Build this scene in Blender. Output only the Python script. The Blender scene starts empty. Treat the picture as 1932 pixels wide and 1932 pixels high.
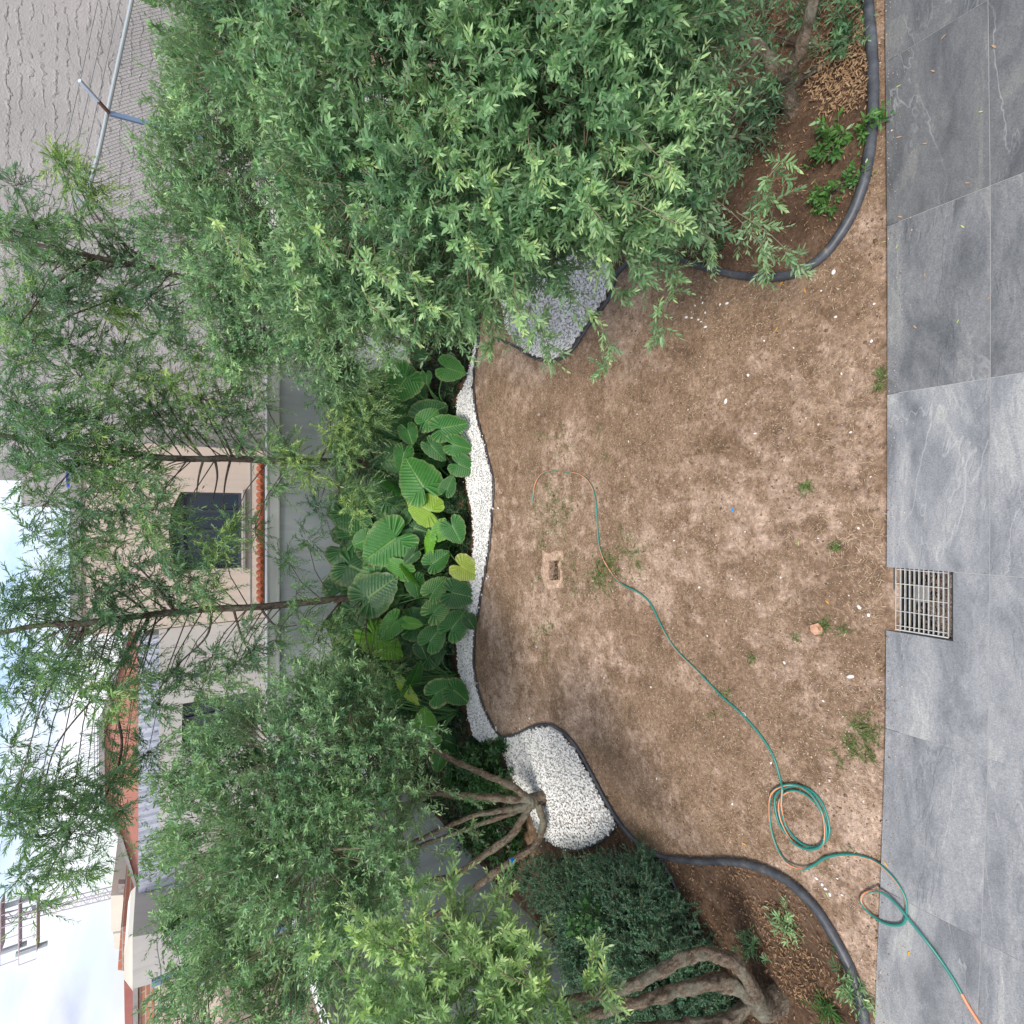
import bpy, math, random
import numpy as np
from mathutils import Vector, Matrix, noise as mnoise

random.seed(7)
rng = np.random.default_rng(11)
scene = bpy.context.scene
COL = scene.collection

# ------------------------------------------------------------------ camera, sky, sun, exposure
H = 4.35
PITCH = math.radians(34.6)
cp, sp = math.cos(PITCH), math.sin(PITCH)
FWD = np.array([0, cp, -sp]); DWN = np.array([0, -sp, -cp]); RGT = np.array([1.0, 0, 0])
EYE = np.array([0, 0, H])
cam_d = bpy.data.cameras.new('camera')
cam = bpy.data.objects.new('camera', cam_d); COL.objects.link(cam)
cam_d.sensor_width = 36; cam_d.sensor_height = 36; cam_d.sensor_fit = 'HORIZONTAL'
cam_d.lens = 18.0
cam_d.clip_start = 0.05; cam_d.clip_end = 3000
M = Matrix(((DWN[0], 1, -FWD[0], 0), (DWN[1], 0, -FWD[1], 0), (DWN[2], 0, -FWD[2], H), (0, 0, 0, 1)))
cam.matrix_world = M
scene.camera = cam

SUN_EL, SUN_AZ = math.radians(57), math.radians(-158)       # azimuth from +Y towards +X
world = bpy.data.worlds.new("World"); scene.world = world
world.use_nodes = True
wn, wl = world.node_tree.nodes, world.node_tree.links
bg = wn['Background']; bg.inputs['Strength'].default_value = 0.12
sky = wn.new('ShaderNodeTexSky'); sky.sky_type = 'NISHITA'; sky.sun_disc = False
sky.sun_elevation = SUN_EL; sky.sun_rotation = SUN_AZ
sky.air_density = 1.0; sky.dust_density = 1.5
tc = wn.new('ShaderNodeTexCoord')
mp = wn.new('ShaderNodeMapping'); mp.inputs['Scale'].default_value = (1.0, 1.0, 2.6)
mp.inputs['Location'].default_value = (3.3, 0.4, 0.3)
nz = wn.new('ShaderNodeTexNoise'); nz.inputs['Scale'].default_value = 3.0; nz.inputs['Detail'].default_value = 7
nz.inputs['Roughness'].default_value = 0.5
rp = wn.new('ShaderNodeValToRGB')
rp.color_ramp.elements[0].position = 0.38; rp.color_ramp.elements[0].color = (0, 0, 0, 1)
rp.color_ramp.elements[1].position = 0.57; rp.color_ramp.elements[1].color = (1, 1, 1, 1)
mixw = wn.new('ShaderNodeMix'); mixw.data_type = 'RGBA'
cloud = wn.new('ShaderNodeValToRGB')
cloud.color_ramp.elements[0].position = .34; cloud.color_ramp.elements[0].color = (.50, .54, .70, 1)
cloud.color_ramp.elements[1].position = .50; cloud.color_ramp.elements[1].color = (.86, .87, .90, 1)
nz2 = wn.new('ShaderNodeTexNoise'); nz2.inputs['Scale'].default_value = 2.2; nz2.inputs['Detail'].default_value = 6; nz2.inputs['Distortion'].default_value = .6
wl.new(mp.outputs[0], nz2.inputs['Vector']); wl.new(nz2.outputs['Fac'], cloud.inputs['Fac'])
cbr = wn.new('ShaderNodeMix'); cbr.data_type = 'RGBA'; cbr.blend_type = 'MULTIPLY'; cbr.clamp_result = False; cbr.inputs[0].default_value = 1.0; cbr.inputs[7].default_value = (7.6, 7.6, 7.7, 1)
wl.new(cloud.outputs[0], cbr.inputs[6])
bst = wn.new('ShaderNodeMix'); bst.data_type = 'RGBA'; bst.blend_type = 'MULTIPLY'; bst.inputs[0].default_value = 1.0
bst.inputs[7].default_value = (1.25, 1.2, 1.25, 1)
wl.new(tc.outputs['Generated'], mp.inputs['Vector']); wl.new(mp.outputs[0], nz.inputs['Vector'])
wl.new(nz.outputs['Fac'], rp.inputs['Fac']); wl.new(rp.outputs['Color'], mixw.inputs[0])
wl.new(sky.outputs[0], bst.inputs[6]); wl.new(bst.outputs[2], mixw.inputs[6]); wl.new(cbr.outputs[2], mixw.inputs[7])
wl.new(mixw.outputs[2], bg.inputs['Color'])

sun_d = bpy.data.lights.new('sun', 'SUN'); sun_d.energy = 2.1; sun_d.angle = math.radians(16)
sun_d.color = (1.0, 0.95, 0.87)
sun = bpy.data.objects.new('sun', sun_d); COL.objects.link(sun)
sdir = Vector((math.sin(SUN_AZ) * math.cos(SUN_EL), math.cos(SUN_AZ) * math.cos(SUN_EL), math.sin(SUN_EL)))
sun.rotation_euler = sdir.to_track_quat('Z', 'Y').to_euler()
scene.view_settings.view_transform = 'Standard'; scene.view_settings.look = 'None'
scene.view_settings.exposure = 0.70; scene.view_settings.gamma = 1.0
scene.cycles.max_bounces = 6; scene.cycles.diffuse_bounces = 3; scene.cycles.transmission_bounces = 4
scene.cycles.use_denoising = True

# ------------------------------------------------------------------ places: photo spot (1932 px wide) -> point in the world
def ray(x, y):
    return FWD + RGT * ((966 - y) / 966) + DWN * ((x - 966) / 966)
def P(x, y, t): return EYE + ray(x, y) * t
def G(x, y, z=0.0):
    r = ray(x, y); return EYE + r * ((z - H) / r[2])
def PY(x, y, Y):
    r = ray(x, y); return EYE + r * (Y / r[1])
def PX(x, y, X):
    r = ray(x, y); return EYE + r * (X / r[0])

# ------------------------------------------------------------------ objects
def tag(o, label=None, cat=None, group=None, kind=None):
    if label: o['label'] = label
    if cat: o['category'] = cat
    if group: o['group'] = group
    if kind: o['kind'] = kind
    return o
def empty(name, loc, label, cat, group=None):
    o = bpy.data.objects.new(name, None); COL.objects.link(o)
    o.location = Vector(loc); o.empty_display_size = .1
    return tag(o, label, cat, group)

class MB:
    """collects polygons, keeps them in world coordinates"""
    def __init__(s): s.v = []; s.f = []; s.m = []; s.n = 0; s.att = {}; s.fn = []
    def add(s, verts, faces, mat=0, **att):
        verts = np.asarray(verts, dtype=np.float32).reshape(-1, 3)
        s.v.append(verts)
        for f in faces: s.f.append([i + s.n for i in f]); s.m.append(mat)
        for k in att: s.att.setdefault(k, [])
        nf = len(faces)
        for k in s.att:
            s.att[k] += [0.5] * (len(s.f) - nf - len(s.att[k])) + [att.get(k, .5)] * nf
        s.n += len(verts)
    def box(s, c, d, rot=0, mat=0, **att):
        c = np.array(c, float); d = np.array(d, float) / 2
        pts = np.array([[x, y, z] for z in (-1, 1) for y in (-1, 1) for x in (-1, 1)], float) * d
        if rot:
            q = math.cos(rot), math.sin(rot)
            pts = np.stack([pts[:, 0] * q[0] - pts[:, 1] * q[1], pts[:, 0] * q[1] + pts[:, 1] * q[0], pts[:, 2]], 1)
        s.add(pts + c, [(0, 2, 3, 1), (4, 5, 7, 6), (0, 1, 5, 4), (2, 6, 7, 3), (0, 4, 6, 2), (1, 3, 7, 5)], mat, **att)
    def bar(s, a, b, w, h=None, mat=0, **att):
        """square bar from a to b"""
        a = np.array(a, float); b = np.array(b, float); h = h or w
        d = b - a; L = np.linalg.norm(d) + 1e-9; d /= L
        up = np.array([0, 0, 1.]) if abs(d[2]) < .9 else np.array([0, 1., 0])
        u = np.cross(d, up); u /= np.linalg.norm(u); v = np.cross(u, d)
        pts = []
        for p in (a, b):
            for i, j in ((-1, -1), (1, -1), (1, 1), (-1, 1)): pts.append(p + u * w / 2 * i + v * h / 2 * j)
        s.add(pts, [(3, 2, 1, 0), (4, 5, 6, 7), (0, 1, 5, 4), (1, 2, 6, 5), (2, 3, 7, 6), (3, 0, 4, 7)], mat, **att)
    def tube(s, pts, rad, sides=8, mat=0, matfn=None, cap=True, wob=0.0, **att):
        pts = [np.array(p, float) for p in pts]; n = len(pts)
        if not hasattr(rad, '__len__'): rad = [rad] * n
        vs = []; fs = []; ms = []
        prev = None
        for i, p in enumerate(pts):
            d = pts[min(i + 1, n - 1)] - pts[max(i - 1, 0)]; d = d / (np.linalg.norm(d) + 1e-9)
            if prev is None:
                up = np.array([0, 0, 1.]) if abs(d[2]) < .9 else np.array([0, 1., 0])
                u = np.cross(d, up)
            else: u = prev - d * np.dot(prev, d)
            u /= np.linalg.norm(u) + 1e-9; prev = u; v = np.cross(d, u)
            for k in range(sides):
                a = 2 * math.pi * k / sides
                r = rad[i]
                if wob: r *= 1 + wob * mnoise.noise(Vector((p[0] * 9 + math.cos(a) * 1.3, p[1] * 9 + math.sin(a) * 1.3, p[2] * 9))) + wob * .55 * mnoise.noise(Vector((p[0] * 24 + math.cos(a) * 2.6, p[1] * 24 + math.sin(a) * 2.6, p[2] * 24)))
                vs.append(p + (u * math.cos(a) + v * math.sin(a)) * r)
        for i in range(n - 1):
            for k in range(sides):
                k2 = (k + 1) % sides
                fs.append((i * sides + k, i * sides + k2, (i + 1) * sides + k2, (i + 1) * sides + k))
                ms.append(matfn(i, k) if matfn else mat)
        if cap:
            fs.append(tuple(range(sides))[::-1]); ms.append(mat); fs.append(tuple((n - 1) * sides + k for k in range(sides))); ms.append(mat)
        n0 = len(s.f)
        s.add(vs, fs, mat, **att)
        s.m[n0:] = ms
    def prism(s, poly, vec, mat=0, **att):
        """a closed outline (3-D points, in one plane) given thickness vec"""
        p = np.array(poly, float); n = len(p); q = p + np.array(vec, float)
        fs = [tuple(range(n)), tuple(range(2 * n - 1, n - 1, -1))] + [(i, (i + 1) % n, n + (i + 1) % n, n + i)[::-1] for i in range(n)]
        s.add(np.vstack([p, q]), fs, mat, **att)
    def build(s, name, mats, parent=None, smooth=False, origin=None):
        me = bpy.data.meshes.new(name)
        v = np.vstack(s.v)
        if parent is not None: o0 = np.array(parent.matrix_world.translation if parent.parent is None else WORLD[parent.name])
        if parent is not None: o0 = WORLD.get(parent.name, np.array(parent.location))
        elif origin is not None: o0 = np.array(origin, float)
        else: o0 = np.array([v[:, 0].mean(), v[:, 1].mean(), v[:, 2].min()])
        me.from_pydata((v - o0).tolist(), [], s.f)
        finish(me, mats, s.m, smooth)
        for k, a in s.att.items():
            a = a + [.5] * (len(s.f) - len(a))
            at = me.attributes.new(k, 'FLOAT', 'FACE'); at.data.foreach_set('value', a)
        o = bpy.data.objects.new(name, me); COL.objects.link(o)
        if parent is not None: o.parent = parent
        else: o.location = Vector(o0)
        WORLD[o.name] = o0
        return o
WORLD = {}
def finish(me, mats, mi=None, smooth=False):
    if not isinstance(mats, (list, tuple)): mats = [mats]
    for m in mats: me.materials.append(m)
    if mi is not None and len(mats) > 1: me.polygons.foreach_set('material_index', mi)
    if smooth: me.polygons.foreach_set('use_smooth', [True] * len(me.polygons))
    me.update()

def fastmesh(name, verts, loops, nper, mats, mi=None, tone=None, parent=None, smooth=False, extra=None):
    """verts (N,3) world; loops flat vertex ids; nper polygon sizes"""
    if parent is not None: o0 = WORLD.get(parent.name, np.array(parent.location))
    else: o0 = np.array([verts[:, 0].mean(), verts[:, 1].mean(), verts[:, 2].min()])
    me = bpy.data.meshes.new(name)
    me.vertices.add(len(verts)); me.vertices.foreach_set('co', (verts - o0).astype(np.float32).ravel())
    me.loops.add(len(loops)); me.loops.foreach_set('vertex_index', np.asarray(loops, np.int32))
    me.polygons.add(len(nper))
    st = np.concatenate([[0], np.cumsum(nper)[:-1]]).astype(np.int32)
    me.polygons.foreach_set('loop_start', st)
    me.update(calc_edges=True)
    if not isinstance(mats, (list, tuple)): mats = [mats]
    for m in mats: me.materials.append(m)
    if mi is not None: me.polygons.foreach_set('material_index', np.asarray(mi, np.int32))
    if tone is not None:
        at = me.attributes.new('tone', 'FLOAT', 'FACE'); at.data.foreach_set('value', np.asarray(tone, np.float32))
    if smooth: me.polygons.foreach_set('use_smooth', np.ones(len(nper), bool))
    me.validate(); me.update()
    o = bpy.data.objects.new(name, me); COL.objects.link(o)
    if parent is not None: o.parent = parent
    else: o.location = Vector(o0)
    WORLD[o.name] = o0
    return o

# ------------------------------------------------------------------ materials
def mat(name, col, rough=.8, spec=.3, metal=0):
    m = bpy.data.materials.new(name); m.use_nodes = True
    b = m.node_tree.nodes['Principled BSDF']
    b.inputs['Base Color'].default_value = (*col, 1); b.inputs['Roughness'].default_value = rough
    b.inputs['Specular IOR Level'].default_value = spec; b.inputs['Metallic'].default_value = metal
    return m
def N(m, t, **kw):
    n = m.node_tree.nodes.new(t)
    for k, v in kw.items():
        if k in n.inputs: n.inputs[k].default_value = v
        else: setattr(n, k, v)
    return n
def L(m, a, b): m.node_tree.links.new(a, b)
def ramp(m, fac, stops):
    r = N(m, 'ShaderNodeValToRGB'); cr = r.color_ramp
    while len(cr.elements) > 1: cr.elements.remove(cr.elements[-1])
    cr.elements[0].position = stops[0][0]; cr.elements[0].color = (*stops[0][1], 1)
    for p, c in stops[1:]:
        e = cr.elements.new(p); e.color = (*c, 1)
    L(m, fac, r.inputs['Fac']); return r.outputs['Color']
def mixc(m, fac, a, b, blend='MIX'):
    n = N(m, 'ShaderNodeMix', data_type='RGBA', blend_type=blend)
    for s, i in ((fac, 0), (a, 6), (b, 7)):
        if isinstance(s, (int, float)): n.inputs[i].default_value = s
        elif isinstance(s, tuple): n.inputs[i].default_value = (*s, 1)
        else: L(m, s, n.inputs[i])
    return n.outputs[2]
def tnoise(m, scale, detail=5, rough=.55, vec=None, dist=0):
    n = N(m, 'ShaderNodeTexNoise'); n.inputs['Scale'].default_value = scale; n.inputs['Detail'].default_value = detail
    n.inputs['Roughness'].default_value = rough; n.inputs['Distortion'].default_value = dist
    if vec is not None: L(m, vec, n.inputs['Vector'])
    return n.outputs['Fac']
def gpos(m): return N(m, 'ShaderNodeNewGeometry').outputs['Position']
def attr(m, nm):
    a = N(m, 'ShaderNodeAttribute'); a.attribute_name = nm; return a.outputs['Fac']
def bump(m, h, strength=.4, dist=.01):
    b = N(m, 'ShaderNodeBump'); b.inputs['Strength'].default_value = strength; b.inputs['Distance'].default_value = dist
    L(m, h, b.inputs['Height']); L(m, b.outputs[0], m.node_tree.nodes['Principled BSDF'].inputs['Normal'])
def base(m, c): L(m, c, m.node_tree.nodes['Principled BSDF'].inputs['Base Color'])
def stained(name, c1, c2, scale=3, rough=.85, bs=30, bst=.25, c3=None):
    m = mat(name, c1, rough); v = gpos(m)
    col = ramp(m, tnoise(m, scale, 6, .6, v), [(.35, c1), (.65, c2)])
    if c3: col = mixc(m, ramp(m, tnoise(m, scale * 4, 4, .6, v), [(.55, (0, 0, 0)), (.7, (1, 1, 1))]), col, c3)
    base(m, col); bump(m, tnoise(m, bs, 4, .6, v), bst, .01)
    return m
def leafmat(name, stops, rough=.42, trans=.3, tcol=(.35, .5, .08), spec=.5, back=None):
    m = mat(name, stops[0][1], rough, spec)
    nt = m.node_tree; b = nt.nodes['Principled BSDF']; out = nt.nodes['Material Output']
    c = ramp(m, attr(m, 'tone'), stops)
    if back:
        g = N(m, 'ShaderNodeNewGeometry'); c = mixc(m, g.outputs['Backfacing'], c, mixc(m, .55, c, back))
    base(m, c)
    tr = N(m, 'ShaderNodeBsdfTranslucent'); L(m, mixc(m, 1.0, c, tuple(x * 2.4 for x in tcol), 'MULTIPLY'), tr.inputs['Color'])
    mx = N(m, 'ShaderNodeMixShader'); mx.inputs[0].default_value = trans
    L(m, b.outputs[0], mx.inputs[1]); L(m, tr.outputs[0], mx.inputs[2]); L(m, mx.outputs[0], out.inputs['Surface'])
    return m

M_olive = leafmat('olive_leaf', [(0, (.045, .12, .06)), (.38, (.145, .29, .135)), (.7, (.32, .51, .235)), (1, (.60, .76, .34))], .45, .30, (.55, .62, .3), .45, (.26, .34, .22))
M_olive2 = leafmat('fresh_olive_leaf', [(0, (.05, .12, .055)), (.38, (.15, .285, .12)), (.7, (.32, .49, .20)), (1, (.56, .70, .28))], .45, .32, (.55, .62, .3), .45, (.26, .34, .22))
M_twig = mat('olive_twig', (.22, .19, .13), .8)
M_fern = leafmat('feathery_leaf', [(0, (.065, .145, .11)), (.5, (.17, .31, .18)), (.8, (.31, .47, .20)), (1, (.47, .60, .22))], .45, .35, (.5, .6, .15), .4, (.12, .2, .12))
M_hedge = leafmat('hedge_leaf', [(0, (.04, .11, .07)), (.6, (.09, .21, .12)), (1, (.17, .33, .17))], .5, .2)
M_cover = leafmat('ground_cover_leaf', [(0, (.01, .03, .012)), (.6, (.025, .07, .025)), (1, (.06, .14, .04))], .5, .2)
M_shrub = leafmat('lobed_leaf', [(0, (.02, .07, .025)), (.6, (.05, .14, .04)), (1, (.12, .27, .06))], .35, .25)
M_grass = leafmat('grass_blade', [(0, (.10, .16, .04)), (.5, (.14, .24, .06)), (1, (.26, .30, .10))], .6, .25)
M_straw = leafmat('straw', [(0, (.20, .12, .07)), (.5, (.38, .27, .17)), (1, (.58, .46, .33))], .8, .1, (.5, .4, .3), .2)
M_litter = leafmat('dry_leaf', [(0, (.13, .07, .04)), (.5, (.26, .15, .08)), (1, (.42, .29, .17))], .8, .1, (.5, .4, .3), .2)

def bark(name, c1, c2):
    m = mat(name, c1, .9, .15); v = gpos(m)
    mpn = N(m, 'ShaderNodeMapping'); mpn.inputs['Scale'].default_value = (1, 1, .45); L(m, v, mpn.inputs['Vector'])
    n = tnoise(m, 30, 7, .72, mpn.outputs[0], .8)
    c = ramp(m, n, [(.34, tuple(x * .38 for x in c1)), (.48, c1), (.62, c2), (.75, tuple(x * 1.35 for x in c2))])
    c = mixc(m, ramp(m, tnoise(m, 4, 4, .6, v), [(.5, (0,) * 3), (.66, (.6,) * 3)]), c, (.26, .27, .21)); base(m, c); bump(m, n, 1.0, .035); return m
M_bark = bark('olive_bark', (.155, .118, .085), (.27, .22, .165))
M_bark2 = bark('slender_bark', (.11, .085, .07), (.19, .155, .13))

# soil
def soil(name, dark, mid, sand, sandamt=.55):
    m = mat(name, mid, .95, .1); v = gpos(m)
    big = tnoise(m, .55, 5, .6, v, .5); med = tnoise(m, 2.6, 6, .65, v, .3); fine = tnoise(m, 34, 5, .7, v); vf = tnoise(m, 150, 3, .6, v)
    c = ramp(m, med, [(.3, dark), (.55, mid), (.75, tuple(a * .6 + b * .4 for a, b in zip(mid, sand)))])
    sm = N(m, 'ShaderNodeMath', operation='MULTIPLY_ADD'); L(m, big, sm.inputs[0]); sm.inputs[1].default_value = .6
    m2 = N(m, 'ShaderNodeMath', operation='MULTIPLY'); L(m, tnoise(m, 5.0, 5, .7, v), m2.inputs[0]); m2.inputs[1].default_value = .45
    L(m, m2.outputs[0], sm.inputs[2])
    c = mixc(m, ramp(m, sm.outputs[0], [(sandamt, (0, 0, 0)), (sandamt + .10, (.9, .9, .9))]), c, sand)
    f2 = tnoise(m, 13, 6, .75, v)
    c = mixc(m, .8, c, ramp(m, f2, [(.3, (.30, .29, .28)), (.5, (.5, .5, .5)), (.7, (.74, .73, .72))]), 'OVERLAY')
    c = mixc(m, .85, c, ramp(m, fine, [(.28, (.30, .28, .27)), (.5, (.55, .54, .53)), (.72, (.86, .84, .82))]), 'OVERLAY')
    c = mixc(m, ramp(m, vf, [(.66, (0, 0, 0)), (.72, (.8, .8, .8))]), c, tuple(min(.7, x * 1.5 + .05) for x in sand))
    base(m, c)
    ad = N(m, 'ShaderNodeMath', operation='ADD'); L(m, fine, ad.inputs[0]); L(m, vf, ad.inputs[1])
    bump(m, ad.outputs[0], .9, .012)
    return m
M_soil = soil('lawn_soil', (.15, .098, .062), (.255, .175, .118), (.50, .375, .295), .512)
M_bed = soil('bed_soil', (.06, .038, .026), (.115, .074, .05), (.22, .155, .115), .60)
M_dirt = mat('far_dirt', (.18, .14, .1), .95)
M_sand = soil('pale_sand', (.40, .28, .2), (.48, .34, .25), (.55, .41, .31), .5)

M_white = mat('white_pebble', (.72, .71, .68), .75, .3)
base(M_white, ramp(M_white, attr(M_white, 'tone'), [(0, (.52, .50, .47)), (.12, (.70, .69, .67)), (1, (.86, .855, .83))]))
M_grit = mat('grit', (.4, .3, .25), .9)
base(M_grit, ramp(M_grit, attr(M_grit, 'tone'), [(0, (.16, .11, .085)), (.5, (.42, .31, .24)), (1, (.66, .58, .50))]))
M_clod = mat('soil_clod', (.2, .14, .09), .95, .1)
base(M_clod, ramp(M_clod, attr(M_clod, 'tone'), [(0, (.12, .08, .05)), (.6, (.25, .17, .11)), (1, (.38, .28, .20))]))
M_under = mat('gravel_bed', (.44, .43, .41), .95)
M_edge = mat('black_edging', (.055, .06, .07), .45, .5)
base(M_edge, ramp(M_edge, tnoise(M_edge, 9, 5, .7, gpos(M_edge)), [(.35, (.035, .038, .045)), (.6, (.075, .082, .095)), (.72, (.20, .165, .13))]))
M_hoseg = mat('hose_green', (.02, .20, .165), .35, .5)
M_hoseo = mat('hose_orange', (.72, .26, .13), .4, .5)

# slate patio
M_slate = mat('slate', (.2, .22, .25), .5, .4)
def slate():
    m = M_slate; v = gpos(m)
    a = N(m, 'ShaderNodeAttribute'); a.attribute_name = 'tone'
    off = N(m, 'ShaderNodeCombineXYZ'); mu = N(m, 'ShaderNodeMath', operation='MULTIPLY'); L(m, a.outputs['Fac'], mu.inputs[0]); mu.inputs[1].default_value = 37
    L(m, mu.outputs[0], off.inputs[0]); L(m, mu.outputs[0], off.inputs[2])
    va = N(m, 'ShaderNodeVectorMath', operation='ADD'); L(m, v, va.inputs[0]); L(m, off.outputs[0], va.inputs[1])
    vv = va.outputs[0]
    st = N(m, 'ShaderNodeMapping'); st.inputs['Rotation'].default_value = (0, 0, .9); st.inputs['Scale'].default_value = (1, 3.2, 1); L(m, vv, st.inputs['Vector'])
    big = tnoise(m, 1.3, 4, .6, st.outputs[0], .8); fine = tnoise(m, 110, 4, .75, vv); mid = tnoise(m, 12, 6, .7, st.outputs[0], .6)
    c = ramp(m, big, [(.28, (.12, .127, .136)), (.43, (.185, .193, .203)), (.54, (.252, .258, .266)), (.60, (.262, .267, .272)), (.63, (.32, .322, .31)), (.72, (.30, .305, .30))])
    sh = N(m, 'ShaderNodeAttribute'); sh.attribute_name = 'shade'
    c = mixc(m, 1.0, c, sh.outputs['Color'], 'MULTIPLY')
    c = mixc(m, .6, c, ramp(m, fine, [(.3, (.24, .24, .25)), (.5, (.5, .5, .5)), (.7, (.78, .78, .78))]), 'OVERLAY')
    c = mixc(m, .45, c, ramp(m, mid, [(.3, (.36, .36, .37)), (.5, (.5, .5, .5)), (.7, (.66, .66, .64))]), 'OVERLAY')
    # cleft lines where layers of the slate break off
    rid = N(m, 'ShaderNodeMath', operation='SUBTRACT'); L(m, tnoise(m, .6, 5, .6, st.outputs[0], .5), rid.inputs[0]); rid.inputs[1].default_value = .52
    ab = N(m, 'ShaderNodeMath', operation='ABSOLUTE'); L(m, rid.outputs[0], ab.inputs[0])
    line0 = ramp(m, ab.outputs[0], [(0, (1, 1, 1)), (.003, (.7, .7, .7)), (.007, (0, 0, 0))])
    line = mixc(m, ramp(m, tnoise(m, 1.1, 2, .5, vv), [(.48, (0, 0, 0)), (.62, (1, 1, 1))]), (0, 0, 0), line0)
    c = mixc(m, mixc(m, .45, (0, 0, 0), line), c, (.40, .41, .40))
    base(m, c)
    stp = ramp(m, rid.outputs[0], [(.0, (0, 0, 0)), (.012, (1, 1, 1))])
    hh = mixc(m, .5, mixc(m, .6, mid, fine), stp)
    bump(m, hh, .55, .006)
    b = m.node_tree.nodes['Principled BSDF']
    L(m, ramp(m, mid, [(.3, (.38,) * 3), (.7, (.62,) * 3)]), b.inputs['Roughness'])
slate()
M_grout = mat('grout', (.42, .42, .41), .9)
M_iron = mat('galvanised_iron', (.50, .50, .47), .55, .5, .3)
base(M_iron, ramp(M_iron, tnoise(M_iron, 30, 5, .7, gpos(M_iron)), [(.4, (.42, .44, .46)), (.6, (.60, .58, .50)), (.75, (.40, .33, .22))]))
M_pit = mat('pit_concrete', (.10, .095, .085), .95)
M_plaster = stained('wall_plaster', (.50, .53, .54), (.58, .61, .61), 1.1, .9, 40, .25)
def streaks(m, amt):
    v = gpos(m); mpn = N(m, 'ShaderNodeMapping'); mpn.inputs['Scale'].default_value = (5, 5, .35); L(m, v, mpn.inputs['Vector'])
    b_ = m.node_tree.nodes['Principled BSDF']; src = b_.inputs['Base Color'].links[0].from_socket
    base(m, mixc(m, ramp(m, tnoise(m, 1.0, 5, .65, mpn.outputs[0], .3), [(.48, (0, 0, 0)), (.75, (amt,) * 3)]), src, (.30, .30, .28)))
streaks(M_plaster, .55)
M_coping = stained('coping_plaster', (.66, .66, .63), (.74, .74, .71), 2, .85, 40, .15)
M_beige = stained('pink_beige_plaster', (.58, .475, .40), (.64, .53, .45), .8, .9, 40, .1)
M_grey = stained('warm_grey_plaster', (.44, .425, .405), (.50, .485, .46), .8, .9, 40, .1)
M_cream = stained('cream_plaster', (.68, .65, .56), (.74, .71, .62), .8, .9, 40, .1)
M_redroof = stained('red_painted_roof', (.50, .20, .15), (.56, .27, .21), 1.2, .85, 20, .3, (.40, .22, .18))
M_pinkroof = stained('dull_red_render', (.36, .13, .115), (.42, .18, .15), 1.2, .85, 20, .3)
M_conc = stained('weathered_concrete', (.27, .26, .25), (.36, .345, .33), 1.5, .95, 14, .6, (.2, .19, .18))
M_tile = stained('orange_clay_tile', (.62, .20, .085), (.52, .15, .07), 14, .8, 30, .3, (.28, .12, .08))
M_glass = mat('dark_window_glass', (.03, .045, .065), .12, .6)
streaks(M_beige, .3); streaks(M_grey, .35)
M_frame = mat('dark_bronze_frame', (.05, .055, .075), .5)
M_blue = mat('blue_painted_steel', (.16, .24, .36), .5)
M_pipe = mat('galvanised_pipe', (.42, .48, .50), .5, .4, .3)
M_wire = mat('fence_wire', (.28, .29, .29), .6, .4, .3)
M_rust = mat('rust_steel', (.15, .07, .045), .8)
M_brown = mat('mast_steel', (.52, .46, .50), .7)
M_tarp = mat('blue_tarp', (.03, .06, .30), .6)
M_sheet = stained('galvanised_sheet', (.42, .45, .52), (.50, .53, .60), 2.5, .6, 20, .1, (.16, .16, .20))

def brickmat():
    m = mat('red_brick', (.4, .2, .13), .9)
    tcn = gpos(m); sx = N(m, 'ShaderNodeSeparateXYZ'); L(m, tcn, sx.inputs[0])
    cx = N(m, 'ShaderNodeCombineXYZ'); L(m, sx.outputs[0], cx.inputs[0]); L(m, sx.outputs[2], cx.inputs[1])
    b = N(m, 'ShaderNodeTexBrick'); L(m, cx.outputs[0], b.inputs['Vector'])
    b.inputs['Color1'].default_value = (.46, .20, .12, 1); b.inputs['Color2'].default_value = (.34, .15, .10, 1); b.inputs['Mortar'].default_value = (.40, .35, .30, 1)
    b.inputs['Scale'].default_value = 1.0; b.inputs['Brick Width'].default_value = .34; b.inputs['Row Height'].default_value = .13; b.inputs['Mortar Size'].default_value = .018
    base(m, mixc(m, .5, b.outputs['Color'], ramp(m, tnoise(m, 8, 5, .6, tcn), [(.3, (.35,) * 3), (.7, (.65,) * 3)]), 'OVERLAY'))
    bump(m, b.outputs['Fac'], .5, -.02); return m
M_brick = brickmat()
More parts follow.
